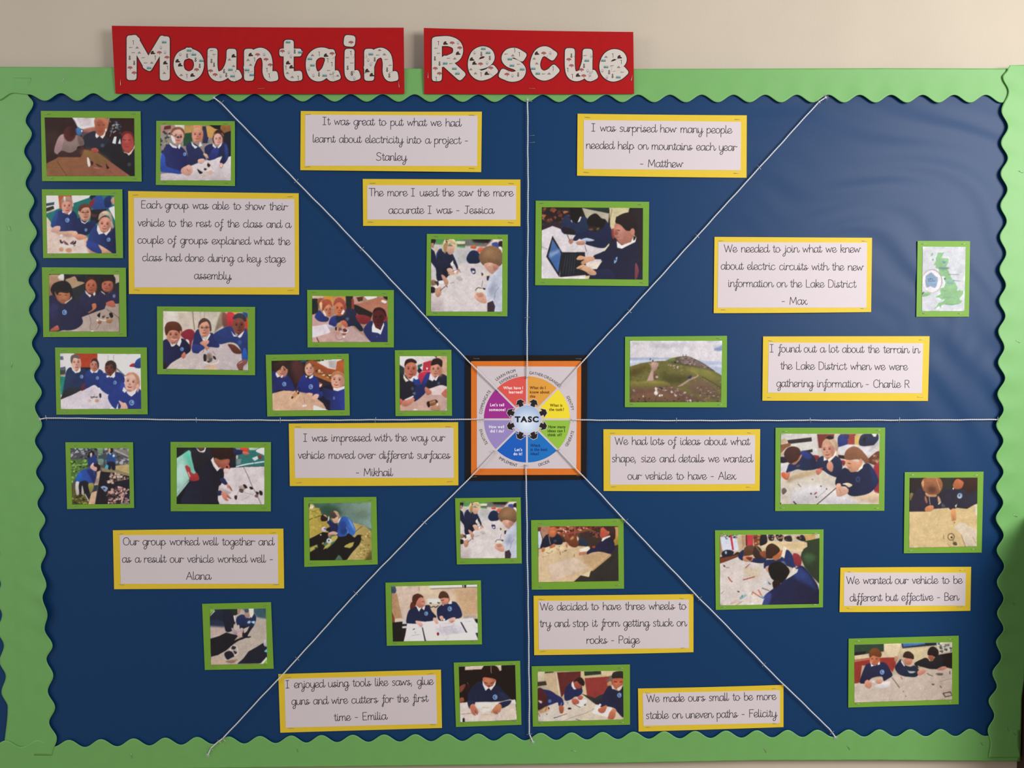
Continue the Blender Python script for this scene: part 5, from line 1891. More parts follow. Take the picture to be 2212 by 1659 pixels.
photo((1140, 1430, 9.617), [80, 90, 2123, 52, 2125, 1303, 105, 1343], [205, 205, 1980, 185, 1990, 1195, 213, 1240], '''
b b4a284
p c6b89c 20,20 36,20 35,38 20,40
p 2a241e 36,21 54,20 54,23 36,24
p c0a888 36,24 58,22 66,70 40,56 38,40 ~1
p 3a3028 20,42 38,40 40,48 21,51
p b4a48c 21,52 40,50 50,58 30,60 ~1
p d4c4a0 58,22 61,22 68,70 65,70
p 5c2624 61,22 110,20 110,34 118,40 114,58 80,58 76,66 70,74
p c8b48c 110,20 118,20 122,70 114,66
p 2a3426 117,20 152,19 152,26 118,29
p d0bc98 152,20 176,19 174,30 154,29 ~.6
p c4ae88 118,30 154,27 172,30 120,36
p 8a3430 118,34 174,30 174,60 166,66 150,80 124,76
s 6a5a50 164,40 174,28 178,44 170,50 ~1
s c0865a 165,44 172,40 174,48 166,50
p 33302a 112,66 150,78 150,96 140,90
s 2c2a2e 136,78 160,66 170,80 160,96 140,92
p cfc6bc>c9b8a0 20,98 60,84 76,80 92,76 114,68 144,90 166,92 200,114 200,126 20,126
p ddd6d4 94,84 106,78 122,78 124,82 112,94 100,88 ~.5
p ddd6d2 142,88 176,94 166,114 134,106 ~.5
s c8a070 22,96 40,92 44,100 26,106 ~1.5
s 25264e>27295c 20,94 22,56 34,57 48,60 60,68 72,76 75,88 70,92 64,90 62,84 50,88 32,94
s 4a1f20 20,58 30,58 40,70 40,84 30,94 20,96 ~1.5
s 33222a 20,84 34,84 40,90 22,100 ~1
s 22244a>25284f 76,66 80,52 90,44 98,54 108,54 114,58 112,66 104,72 98,72 90,78 78,80
s 22233f>221f34 150,92 156,70 168,50 178,56 190,60 200,52 200,112 186,104 180,96 164,92
s 2a1f20 100,40 104,34 112,34 118,42 116,48 108,44
s 9c4a3c 95,44 100,38 108,44 114,46 110,54 102,56 96,52
s 2a1a18 96,42 102,34 112,33 118,42 116,50 108,46 102,40
p e8e0e4 91,44 94,40 97,52 101,57 96,57 91,50
s 2b2420 175,34 178,22 198,20 200,34 190,34
s a8543c 176,36 188,34 198,36 197,48 190,58 182,56 176,46
s b8644a 180,42 192,42 190,54 182,54 ~1.5
l 3a1a14 1.6 179,41 185,42
l 3a1a14 1.6 190,42 196,41
p d8c8b8 173,46 178,54 180,57 175,56
p d8c8b8 196,48 194,56 188,60 184,56
s b05a4c 92,78 98,76 106,80 106,86 98,88 92,84
s b05a4c 104,72 110,70 115,72 112,78 106,78
s a05840 65,92 70,90 75,94 74,104 69,107 66,102
l e8d0c8 .9 71,84 69,90
s b4644a 146,98 152,94 156,92 164,90 162,100 156,106 148,104
s bc6c50 166,116 170,104 176,98 182,100 182,110 178,118 168,118
e f0eeee 150,89 2.4,2.4
e 5a70a0 46,81 3.4,3.6 0 ~.6
o 190,69 4.4
l 5a2a1e 1 40,91 37,102
s 7a3a2c 42,92 46,96 43,98
l 8a3a28 1.2 22,106 26,113
l 3a3448 1.4 54,116 62,114
l 3a4a90 1.4 62,114 70,111
l a0503c 1.4 70,111 82,107
l 3a3430 1 94,86 104,92 110,94
s 22201e 84,95 90,95 90,98 84,98
l 4a4440 .7 80,84 83,84 83,88
s 4a4440 117,88 121,87 119,91
l 8a7a68 .8 74,122 100,112 120,106 138,97
l 2a3a4a 1.2 100,118 108,121 114,123
e 3a4060 40,108 1.2,1.2
s d8ccc8 22,80 30,82 28,86 ~.8
''', 'photo of three pupils drawing in front of a dark red door, bottom row')
photo((1535, 1135, 8.674), [82, 92, 2117, 75, 2105, 1535, 97, 1583], [175, 180, 2040, 165, 2030, 1470, 175, 1500], '''
b c9b69c
p b08460 17,18 24,18 26,48 18,56
p d4d8e4 18,22 48,20 53,46 30,52 22,46
k 3a3a40/6a6a70/a0b0c0/23232c 2 26 22,18 50,18 50,24 26,26
p c02c3c 36,18 40,18 44,46 41,47
p c8b090 50,20 60,20 60,46 54,48
p b89470 58,18 68,18 64,40 60,44
p 5a2420 66,18 70,18 69,40 66,38
p c03a44 68,18 80,18 80,40 69,40
p 7a4228 80,18 106,16 100,30 92,36 82,40
l 4a2a1c 1.6 80,24 92,22 104,21
k b07a4c/8a4a2c/d0a070 2.6 16 84,18 104,18 100,30 84,34
p c09a60 174,18 196,16 196,28 178,30
p cabc9c 194,17 204,16 204,22 196,24
p 2f3a24^2c3424 176,30 204,24 204,110 190,96 176,78 168,60
s 3f5a38 174,56 190,54 196,64 180,72 ~3
p dcc49c 94,40 104,30 128,30 180,32 181,40 174,44 172,49 140,48 100,44
p d0b488 128,34 180,34 172,44 140,40 ~2
s 241f26 92,36 94,20 104,18 106,32 96,38
s 2a2328 108,18 118,18 118,28 110,28
s 262028 122,18 134,18 134,30 126,28
s 2a2328 138,22 150,20 152,30 140,29
s 241f28 160,24 172,18 178,28 172,30
k c08a6a/8a4a3a/d0a488 2 16 104,18 168,18 168,26 110,26
s 3a2018 18,60 40,56 50,50 56,54 40,66 20,70
s 1e2030 21,52 30,46 42,48 43,54 34,62 24,60
e a8b8c8 29,51 2,3
p 7a3a28 18,62 56,54 50,58 18,72
p d8ccc6>d2c6c0 18,72 54,58 60,64 98,72 104,84 120,104 118,124 98,146 90,150 18,150
p c9b8a0 60,78 96,80 92,100 64,96 ~3
s 22284a 52,60 54,52 62,46 62,58 60,66
s 232b50 62,64 78,62 90,60 104,60 100,70 84,70
s 5e3c28 62,56 64,42 74,37 82,40 84,52 76,56 66,58
s 3a2820 80,48 84,38 94,44 98,60 86,62 80,56
l 9a6a50 1.4 84,37 90,46 100,58
s 8a4a30 92,52 102,48 104,60 98,60
s c08468 62,58 78,58 78,66 66,68 61,64
s 6a3020 66,60 78,60 74,66
s 23284e>24305c 100,80 102,66 116,64 130,62 142,46 152,54 158,70 156,80 130,72 108,78
s 3e261a 104,60 104,42 114,34 126,40 130,48 122,56 116,62 106,62
s b86a40 116,60 124,54 134,46 132,58 122,66
p e4d8c4 137,38 142,42 138,62 132,58 135,48
s 8a3036 154,54 164,54 170,64 168,76 158,74
s c4988a 103,78 110,76 108,86 104,84
s 5a6488 132,68 138,68 142,76 138,76 ~.8
s 1b1513 108,80 116,70 130,68 142,76 148,86 142,98 132,108 120,104 112,96
s 2a1618 116,106 128,102 130,114 120,122
s 23274e>1f1c34 98,150 100,134 112,122 130,110 142,98 152,90 160,80 172,76 190,96 202,118 202,150
s 3a4480 98,150 100,134 110,126 114,132 108,150 ~1.5
s 2c3a70 154,88 166,78 186,96 198,120 180,110 160,100 ~3
p d8d0c4 140,102 156,78 160,82 164,82 162,88 150,96
l a04a3c 2 61,102 72,99 83,96
l a0503c 2 33,96 37,102 41,106
l a05444 1.6 65,80 74,72
l b08080 1.6 25,76 30,79 36,79
s 33282a 24,74 28,76 26,78
l b8a8a0 1 28,70 32,73
s dcb4b0 38,86 42,88 41,92 ~1.4
l c8583c 2 78,124 90,132
l 1e4a50 2 90,132 100,139
l c8603c 2 89,120 96,132
l 5a8ab8 2 96,132 101,138
s 8ab0b0 55,134 66,128 67,132 57,138 ~.6
s 4a6a6a 58,132 60,130 60,134
p e2d6ca 77,126 100,138 96,150 77,150 ~.5
s cfb0a8 36,146 50,138 54,138 44,146 ~1
p b89a80 46,149 60,141 61,142 48,150
l cdb8a8 1 18,134 34,148 54,142
s 3a3030 50,122 55,124 52,125
l 6a5a5a .8 20,128 26,122
l 3a3a4a 1.2 96,117 110,122
s 4a5060 106,104 113,110 110,110
s c8d4e0 100,106 106,104 108,110 ~.8
l 2a2a2a 1 78,126 78,130
''', 'photo of heads bent over a white table strewn with pencils')
photo((1665, 915, 8.294), [85, 75, 2050, 72, 2035, 1562, 78, 1567], [180, 182, 1950, 185, 1937, 1447, 170, 1447], '''
b cfc2b4
p d8d2cc 18,18 82,18 84,58 60,58 50,44 20,50
p 33292a 30,30 73,25 74,32 32,37
p 2f2628 54,50 75,46 75,51 66,54
p c8b090 18,30 24,27 30,30 29,36 18,36
p 8a5a3a 18,38 36,35 36,40 28,44 18,54
p c9b090 19,54 28,48 26,56 19,58
p 7a3430 83,19 114,19 112,30 116,44 86,44
p 9a4034 124,19 152,19 150,38 134,38
p d8b86a 150,22 164,20 160,40 150,38
s 2c3874 120,26 128,20 138,30 134,42 122,46
s 3a3a60 130,20 140,20 138,28
s 262c48 158,30 164,20 180,18 192,20 190,36 176,40 160,40
p e8dcd4 180,18 190,18 188,24 184,24
s 1c1c20 164,28 170,24 168,36
p d8d4d4 116,44 136,38 150,38 190,46 190,50 174,60 160,56 128,58
l c0c0c4 4 176,50 188,38 196,28
p 2a1e1c 120,56 136,58 134,64 122,62
s 6a3a2c 180,58 194,50 196,76 184,74 172,68
k b08a6a/3a2a20/8a5a40 3 14 180,56 194,56 194,72 180,72
s 8a2c30 74,57 86,58 86,64 78,66
s 8a2c30 126,66 134,68 130,76
s 9a2c38 184,78 196,78 196,126 184,118
s 2a2030 18,60 30,62 32,70 18,70
p dcd6d6 18,72 32,69 30,84 18,88
p d6cabc>d2c4b4 18,98 34,92 60,84 80,84 100,84 120,98 118,116 150,106 176,120 196,126 196,150 16,150
s c0a480 34,96 60,86 80,84 76,92 50,98 30,106 ~2
s d8d2d4 40,120 80,110 110,120 84,140 40,146 ~5
s ddd6d8 86,146 112,118 140,128 150,146 ~3
s d4b898 140,128 176,122 194,128 194,144 ~3
s 23305e>1c2038 30,80 34,72 46,72 54,52 66,50 78,60 84,76 80,82 60,84 48,82 36,86 28,88
s 2c3a7c 54,50 64,50 74,60 66,64 56,58 ~1
s 4a2a24 24,56 28,46 38,41 50,44 54,54 48,68 38,72 30,68
s c07c60 54,56 56,58 50,68 42,74 39,71 48,66
e 5a4a50 49,76 4,2 -20 ~.6
s 222846 80,76 84,64 94,58 104,66 116,58 126,66 128,80 122,96 106,92 94,84 86,82
f cf977e 102,48 11,16 -6 -.3
s c09a7c 92,44 94,32 104,26 116,30 121,42 118,50 112,42 100,34
s 2a1c1c 99,26 106,22 113,26 106,29
s d4b496 106,30 114,36 118,46 114,44 ~1
p f0ead8 95,59 101,65 95,67
p f0ead8 117,48 117,56 110,64 104,70 102,65 112,58
s 1c1e38>202648 116,110 118,96 130,80 140,82 156,86 166,74 176,72 188,90 192,104 184,118 172,126 150,130 138,126 136,114 126,112
s 22305c 176,74 188,90 191,104 184,112 180,92 ~1.5
s 8a5a3e 132,62 134,50 144,42 156,43 168,54 176,66 170,72 164,66 152,64 140,66
s ce9474 134,66 144,66 160,70 164,76 156,84 144,87 138,80 134,72
e ce9474 161,68 3,5
l 5a3626 1.4 138,71 143,72
l a8584a 1 139,79 145,80
p f0e4cc 166,72 164,80 158,84 157,81
s cf8f74 102,70 108,68 112,76 110,86 104,84 100,78
s c87a60 81,84 88,80 92,84 86,92 82,90
s c03a34 88,80 93,79 91,83
s d0603c 20,88 26,88 30,96 32,100 26,100 20,94
s cc7a5c 26,92 34,86 34,94 30,100
s d8a48c 117,110 124,107 128,114 138,116 138,124 126,130 118,128
l a06a58 .8 122,116 126,124
s e4d2b0 128,108 138,106 146,110 140,114 134,110
e 3a4a78 156,100 4,5 0 ~.8
e 1c2440 156,100 2,3 0 ~.6
l 4a3a30 1.4 82,145 100,130 117,115
l 8a7a6c .7 84,132 98,120
s 6a5a5a 20,118 25,115 29,121 22,127 ~.4
l 241c1c 2 41,139 47,146
s 2a2226 17,142 19,142 18,146
s 33282c 71,124 74,125 72,127
s 33282c 80,130 83,131 81,133
s a8344c 77,127 82,122 82,125
e 2a2226 90,112 1.2,1.2
e 2a2226 100,117 1.2,1.2
l 4a4a52 1 49,108 54,113
e 4a4a50 75,100 1,1
''', 'large photo of three pupils leaning over a worktable, below the right string')
photo((1945, 1010, 8.505), [80, 85, 1528, 75, 1493, 1563, 63, 1575], [172, 188, 1418, 182, 1402, 1450, 157, 1477], '''
b 2a211f
p 2c2c22 70,18 100,18 96,40 78,50 ~3
s 7a6a40 18,48 24,48 22,60 18,60
s 2f2632>2a2438 17,80 20,60 28,44 38,38 46,48 70,52 78,50 84,60 88,74 62,76 56,68 46,72 44,80
s 282230>2c2a38 74,50 84,40 98,40 118,40 142,34 142,66 130,72 112,74 104,68 100,76 92,78 86,74 80,68
s 3a2018 112,20 142,18 142,40 120,46 ~3
p d8bc8a>cfb482 16,81 40,81 54,80 62,76 88,74 92,78 104,74 122,76 136,68 142,66 142,150 14,150
p d8cab4 136,69 142,68 142,90 138,86
p d6c4ac 98,110 110,99 140,114 140,146 120,146 112,122
s 98603e 40,36 40,24 48,19 70,19 77,28 76,40 68,50 54,50 44,44
s 5a3626 50,36 62,34 66,44 54,46 ~3
l d0a070 1 66,20 70,32 73,42
s d0966c 39,28 43,24 43,36 40,34
s c8906c 46,46 54,50 66,50 65,54 54,54 48,52
s a86a4a 46,52 50,62 48,66 45,58
s c49a78 69,52 74,60 72,66 69,62
p c8b8a0 69,66 74,62 75,64 70,69
l e6d4bc .9 53,54 54,62 55,69
s cc845a 46,74 52,70 60,70 61,76 54,81 46,80
s b4643f 97,30 102,22 110,22 116,28 112,38 102,40 97,36
s 3a2220 104,18 120,18 120,28 112,24
e f0e8e0 97,39 1,1.8
p d8ccc4 100,70 104,67 102,75
s d0925e 93,78 100,76 102,86 102,96 98,98 94,96
l 8a5030 .8 98,90 98,97
o 109,52 4.6
e d8d8dc 108,53 3.4,3.6 0 ~.8
e 5a5a62 108,52 1.8,2.4
s 4a5458 76,66 82,70 80,74 76,72 ~.8
e 6a4a2a 93,127 6.4,6.6 0 ~.3
e dcc494 93,127 5,5.2
e 5a2a1c 94,128 2,2
l 4a3826 .8 96,132 98,138
l 5a4a34 .8 79,124 80,132
s 5a5034 96,138 102,136 104,142 98,142
l 6a5a40 .8 112,124 116,136 120,146
l 8a7a60 .6 86,138 92,146
l 8a7a60 .6 132,126 138,138
e 3a3028 99,101 1,1
''', 'upright photo of two bowed heads over a bare cream table')
photo((1820, 1365, 8.508), [112, 125, 2135, 70, 2135, 1330, 105, 1390], [220, 235, 2015, 190, 2012, 1245, 215, 1300], '''
b b4a086
p 2a3c2c 20,22 76,20 76,36 64,38 40,42 22,42
p 1c1c1c 22,38 44,36 40,44 22,44
p d0bc9c 76,20 108,20 104,36 100,46 78,46
p c8b494 22,44 50,40 76,38 100,44 70,48 22,50
p 1c2230 108,20 180,19 180,24 110,31
p 4a76b4^3a5a90 110,21 150,20 152,23 112,28
p c6b48e 104,32 156,28 158,46 134,60 128,46 112,40 ~2
p c4baa8 172,20 202,19 202,36 176,40
k 3a3c40/6a6a62/d0c4b0/4a5a62 3 20 176,20 202,20 200,38 178,36
p 1f1614 178,42 202,38 202,68 176,62
p 8a3028 22,52 50,48 98,47 98,60 92,74 80,60 36,62 32,94 22,95
p b06a50 22,52 50,49 50,51 22,56
s a88060 96,45 102,46 100,54 96,54
p c0b0a2>b8a698 20,96 32,93 60,86 90,78 128,82 150,68 180,66 202,70 202,132 20,132
s c8b0a8 60,100 84,90 80,104 66,104 ~2
s d0c8c8 60,98 78,92 88,92 82,102 64,104 ~1
s 22233e 32,92 38,72 44,60 52,58 60,62 70,56 80,58 88,70 92,80 84,86 76,90 72,82 56,84 48,90 40,95
s 22233c>1f2638 96,66 102,56 108,50 114,60 124,64 132,62 140,70 136,82 118,82 104,78
s 1d2634 120,66 136,70 142,72 138,80 124,82 112,80
s 221f22 132,58 146,50 154,48 164,54 172,44 182,44 184,62 176,68 160,68 144,64 138,66
s 6a3a20 50,46 50,36 58,30 66,32 72,40 70,46 60,46
f b8704c 59,51 9,9 0 -.1
s 6c3a1e 50,48 52,38 60,32 70,37 71,46 64,46 56,44
s 36221c 111,46 114,38 122,36 130,42 131,50 126,50 116,48
s b0705c 114,50 126,50 128,56 122,61 114,58
s 241a18 156,42 158,32 166,27 175,33 176,42 170,46 162,44
s 94543c 158,44 166,44 168,50 162,54 158,50
p f0e4e4 51,53 54,60 58,62 53,64
p f0e4e4 68,54 69,60 64,61
p ebe0d8 108,50 112,58 115,63 113,63 108,56
p d8ccb8 156,47 161,53 160,54
o 73,74 4
s c08470 41,92 46,88 52,92 54,98 50,104 42,100
s c48c74 62,90 70,86 74,90 70,95 64,95
e d8d0d0 57,91 2.4,1.8
s bc7c6c 138,72 146,69 153,70 150,76 142,80 138,78
s b4786a 174,68 182,64 190,64 188,69 178,71
s b8b8c0 119,69 122,72 134,73 128,76 122,75 ~.5
s a09c80 138,62 142,64 141,68
l 3a2a22 1 91,84 98,93 105,103
l 7a3a36 1.2 107,82 110,87
l 4a4038 1.2 155,76 160,79 166,81
s 5a5048 172,76 184,76 182,80 174,79 ~.6
l 2a2624 1.2 197,72 197,78
l 8a7c72 .8 178,92 190,88 202,86
s 5a4c44 163,95 169,96 166,98
l 3a302c 1.2 179,99 182,103
p 4a3c34 183,112 198,109 202,117 188,120
p b4a294 186,113 197,111 200,116 189,118
e 4a4038 112,109 1,1
e 4a4038 116,118 1,1
''', 'photo of three boys drawing at a long pale table, lowest at the right')


def print_sheet(quad, base, ops, parent, of=None, R=None, q10=None):
    """the picture itself: a thin card whose face carries the painted colours, vertex by vertex"""
    w = int(np.hypot(*(quad.q[1] - quad.q[0])) * 1.0); h = int(np.hypot(*(quad.q[3] - quad.q[0])) * 1.0)
    pr = Print(q10, w, h)
    pr.run(ops)
    A = pr.pixels()
    s, t = np.meshgrid(np.linspace(0, 1, w), np.linspace(0, 1, h))
    p = quad.uv(s, t)
    lin = s2l(A) / light_at(*quad.q.mean(0))  # colours offset by the scene light at the print's centre
    f = base.world(p[..., 0], p[..., 1], 0.0004).reshape(-1, 3)
    n = w * h
    lp = rim_loop(w, h); l2 = np.roll(lp, -1)
    b = f[lp].copy(); b[:, 1] += 0.0003
    k = np.arange(len(lp)) + n
    F = np.concatenate([grid_faces(w, h, 0, True), np.stack([lp, l2, np.roll(k, -1), k], 1)])
    o = link('photo_print', np.concatenate([f, b]), F, M['print'], parent, smooth=True)
    c = np.ones((n + len(lp), 4), np.float32)
    c[:n, :3] = np.clip(lin.reshape(-1, 3), 0.002, 0.95)
    c[n:, :3] = 0.7
    at = o.data.color_attributes.new('ink', 'FLOAT_COLOR', 'POINT')
    at.data.foreach_set('color', c.ravel())
    return o


for R, qo, qi, ops, label, of in PHOTOS:
    out = to_px(R, qo)
    card = Quad(out, H_CARD, curl=[random.uniform(0.0003, 0.0010), random.uniform(0.0, 0.0006), random.uniform(0.0008, 0.0020), random.uniform(0, 0.0006)])
    root = empty('photo_card', pix(*out.mean(0), H_CARD), label, 'mounted photo', 'photographs on lime green card mounts')
    sheet('backing_card', card, card, 0.0, 0.0004, M['lime'], root)
    q10 = np.array(of[1] if of else qi, float) / 10.0
    print_sheet(Quad(to_px(R, qi), 0), card, ops, root, q10=q10)
    card_staples(card, root, 17, 6.5, 10)

# ================================================================== central wheel poster
def flat(name, polys, base, extra, m, parent, mi=None):
    """flat printed shapes (pixel polygons) lying on a sheet"""
    V, F = [], []
    for P in polys:
        o = len(V)
        V.extend(np.asarray(P, float)); F.append(tuple(range(o, o + len(P))))
    V = np.array(V)
    return link(name, base.world(V[:, 0], V[:, 1], extra), F, m, parent, smooth=False, mi=mi)


_GC = {}


def glyph(ch, bold):
    """built-in font outline of one character as flat triangles: vertices, faces, advance"""
    if (ch, bold) not in _GC:
        cu = bpy.data.curves.new('glyph', 'FONT')
        cu.body = ch
        cu.resolution_u = 3
        cu.offset = bold
        ob = bpy.data.objects.new('glyph', cu)
        COL.objects.link(ob)
        bpy.context.view_layer.update()
        me = bpy.data.meshes.new_from_object(ob.evaluated_get(bpy.context.evaluated_depsgraph_get()))
        V = np.array([v.co[:2] for v in me.vertices]).reshape(-1, 2); F = [tuple(p.vertices) for p in me.polygons]
        bpy.data.objects.remove(ob); bpy.data.curves.remove(cu); bpy.data.meshes.remove(me)
        w = {' ': 0.32}.get(ch, (V[:, 0].max() + 0.06) if len(V) else 0.3)
        _GC[(ch, bold)] = (V, F, w)
    return _GC[(ch, bold)]


def type_line(text, p0, p1, size, bold, V, F):
    """set text from p0 to p1 (baseline, pixels), stretched to fit"""
    p0, p1 = np.array(p0, float), np.array(p1, float)
    wid = sum(glyph(c, bold)[2] for c in text)
    L = np.hypot(*(p1 - p0)); ex = (p1 - p0) / L; ey = np.array([ex[1], -ex[0]])
    x = 0.0
    for c in text:
        v, f, w = glyph(c, bold)
        o = len(V)
        for q in v:
            V.append(p0 + ex * (x + q[0]) * L / wid + ey * q[1] * size)
        F.extend(tuple(i + o for i in t) for t in f)
        x += w


RP = (990, 750, 5.53)
px5 = lambda x, y: np.array([990 + x / 5.53, 750 + y / 5.53])
POST = Quad(to_px(RP, [83, 100, 1542, 94, 1532, 1580, 82, 1597]), H_CARD, curl=(0.0004, 0.0002, 0.0006, 0.0003))
poster = empty('wheel_poster', pix(*px5(820, 862), H_CARD), 'square poster of a coloured eight-part wheel on black and orange mounts', 'poster')
sheet('backing_card', POST, POST, 0.0, 0.0004, M['black'], poster)
sheet('mount_card', Quad(to_px(RP, [153, 167, 1468, 164, 1463, 1525, 153, 1527]), 0), POST, 0.00035, 0.0003, M['orange'], poster)
psheet = sheet('printed_sheet', Quad(to_px(RP, [222, 228, 1417, 232, 1410, 1450, 222, 1450]), 0), POST, 0.0007, 0.0003, M['white'], poster)
CX, CY = 820.0, 862.0
pol = lambda r, a: px5(CX + r * math.cos(math.radians(a)), CY - r * math.sin(math.radians(a)))
INK = 1.0 / light_at(1138.0, 906.0)  # lifts the wheel colours to offset the scene light at the poster
_seg = ['d9983c', 'e8d22c', '8db83c', '186cb8', '1459b6', '9583ba', '9b2a86', 'd6524a']
_txt = ['5a2412', '4a3a10', '24380f', '0c2c72', 'f2eef2', 'f2eef2', 'f6eef4', 'f8eeee']
_cap = [[('What do I', 855, 1045, 500), ('know about', 855, 1090, 552), ('this', 855, 922, 603)],
        [('What is', 1095, 1245, 710), ('the task?', 1085, 1265, 760)],
        [('How many', 1075, 1285, 967), ('ideas can I', 1065, 1275, 1015), ('think of?', 1068, 1240, 1063)],
        [('Which', 863, 980, 1190), ('is the best', 863, 1068, 1238), ('idea?', 863, 968, 1288)],
        [("Let's", 672, 765, 1240), ('do it!', 658, 765, 1290)],
        [('How well', 365, 550, 967), ('did I do?', 378, 550, 1018)],
        [("Let's tell", 378, 550, 705), ('someone!', 367, 565, 762)],
        [('What have I', 538, 775, 502), ('learned?', 602, 775, 552)]]
for i in range(8):
    a0, a1 = 90 - 45 * i, 45 - 45 * i
    g = 11.0
    d = (a0 + a1) / 2
    off = np.array([math.cos(math.radians(d)), -math.sin(math.radians(d))]) * g / math.sin(math.radians(22.5)) / 5.53
    arc = []
    for k in range(21):
        a = a0 + (a1 - a0) * k / 20
        p = pol(515, a)
        arc.append(p)
    # pull the two straight sides in by half the white gap
    c = px5(CX, CY) + off
    n0 = np.array([math.sin(math.radians(a0)), math.cos(math.radians(a0))]) * g / 5.53
    n1 = -np.array([math.sin(math.radians(a1)), math.cos(math.radians(a1))]) * g / 5.53
    poly = [c, pol(515, a0) + n0] + arc[1:-1] + [pol(515, a1) + n1]
    flat('wheel_segment', [poly], POST, 0.0008, mat('wheel_ink_%d' % i, srgb(_seg[i]) * INK, 0.5, 0.3), psheet)
    V, F = [], []
    for t, x0, x1, y in _cap[i]:
        type_line(t, px5(x0, y), px5(x1, y), 49 / 5.53, 0.018, V, F)
    V = np.array(V)
    link('lettering', POST.world(V[:, 0], V[:, 1], 0.0010), F, mat('caption_ink_%d' % i, srgb(_txt[i]) * INK, 0.5, 0.3), psheet, smooth=False)
# hub: white toothed ring, pale blue disc, black arrows, the four capitals
ring = [pol(186 + 6 * math.cos(math.radians(a * 8)), a) for a in np.linspace(0, 360, 96, endpoint=False)]
flat('hub_ring', [ring], POST, 0.0010, M['white'], psheet)
mh = mat('hub_pale_blue', srgb('a8bcdc') * INK, 0.45, 0.3)
hub = flat('hub_disc', [[pol(164, a) for a in np.linspace(0, 360, 64, endpoint=False)]], POST, 0.00115, mh, psheet)
nt = mh.node_tree
_tc = nt.nodes.new('ShaderNodeTexCoord'); _mp = nt.nodes.new('ShaderNodeMapping'); _gr = nt.nodes.new('ShaderNodeTexGradient'); _cr = nt.nodes.new('ShaderNodeValToRGB')
_gr.gradient_type = 'SPHERICAL'
_hc = np.array(pix(*px5(815, 905), H_CARD)) - np.array(pix(*px5(820, 862), H_CARD))
_mp.vector_type = 'POINT'
_mp.inputs['Location'].default_value = tuple(-float(x) * 26 for x in _hc)
_mp.inputs['Scale'].default_value = (26, 0.0, 26)
_cr.color_ramp.elements[0].color = tuple(srgb('86a2cc') * INK) + (1,); _cr.color_ramp.elements[1].color = tuple(srgb('dfe7f2') * INK) + (1,)
nt.links.new(_tc.outputs['Object'], _mp.inputs['Vector']); nt.links.new(_mp.outputs['Vector'], _gr.inputs['Vector'])
nt.links.new(_gr.outputs['Fac'], _cr.inputs['Fac']); nt.links.new(_cr.outputs['Color'], nt.nodes['Principled BSDF'].inputs['Base Color'])


def arrow_poly(a, e):
    pts = [(168 - e, -26 - e), (205 - e, -26 - e), (200 - e * 1.6, -56 - e * 1.8), (250 + e, -22 - e * .7), (250 + e, 22 + e * .7), (200 - e * 1.6, 56 + e * 1.8), (205 - e, 26 + e), (168 - e, 26 + e)]
    ca, sa = math.cos(math.radians(a)), math.sin(math.radians(a))
    return [px5(CX + r * ca + t * sa, CY - r * sa + t * ca) for r, t in pts]


for k in range(8):
    a = 22.5 + 45 * k
    ar = flat('arrow', [arrow_poly(a, 6), arrow_poly(a, 0)], POST, 0.0010, [M['white'], M['letter_black']], psheet, mi=[0, 1])
    co = [v.co for v in ar.data.vertices]
    for c in co[8:]:
        c.y -= 0.00015
V, F = [], []
type_line('TASC', px5(678, 893), px5(966, 893), 92 / 5.53, 0.05, V, F)
V = np.array(V)
link('lettering', POST.world(V[:, 0], V[:, 1], 0.0013), F, M['letter_black'], psheet, smooth=False)
for t, a0, a1, r, out in (('LEARN FROM', 128.5, 103, 583, 1), ('EXPERIENCE', 127, 101.6, 524, 1), ('GATHER/ORGANISE', 87.3, 46.4, 540, 1), ('IDENTIFY', 30, 11, 541, 1),
                          ('GENERATE', -34.5, -14, 583, 0), ('DECIDE', -76, -61.5, 580, 0), ('IMPLEMENT', -126, -101.5, 580, 0), ('EVALUATE', -168, -148, 583, 0),
                          ('COMMUNICATE', 173.5, 142, 541, 1)):
    V, F = [], []
    wid = sum(glyph(c, 0.0)[2] for c in t)
    x = 0.0
    for c in t:
        v, f, w = glyph(c, 0.0)
        a = a0 + (a1 - a0) * (x + w / 2) / wid
        ar = math.radians(a)
        rad = np.array([math.cos(ar), -math.sin(ar)]); tan = np.array([math.sin(ar), math.cos(ar)])     # clockwise on the page
        ex, ey = (tan, rad) if out else (-tan, -rad)
        sx = math.radians(abs(a1 - a0)) * r / wid
        o = len(V)
        for q in v:
            V.append(pol(r, a) + (ex * (q[0] - w / 2) * sx + ey * q[1] * 50) / 5.53)
        F.extend(tuple(i + o for i in tt) for tt in f)
        x += w
    V = np.array(V)
    link('lettering', POST.world(V[:, 0], V[:, 1], 0.0009), F, M['ink'], psheet, smooth=False)
for (x, y, a) in ((215, 136, 0.02), (1435, 140, 0.03), (185, 1550, -0.1), (1450, 1535, 0.0)):
    staple(px5(x, y), a, (lambda u, v: POST.height(np.float64(u), np.float64(v)) + 0.0003), poster, 13)

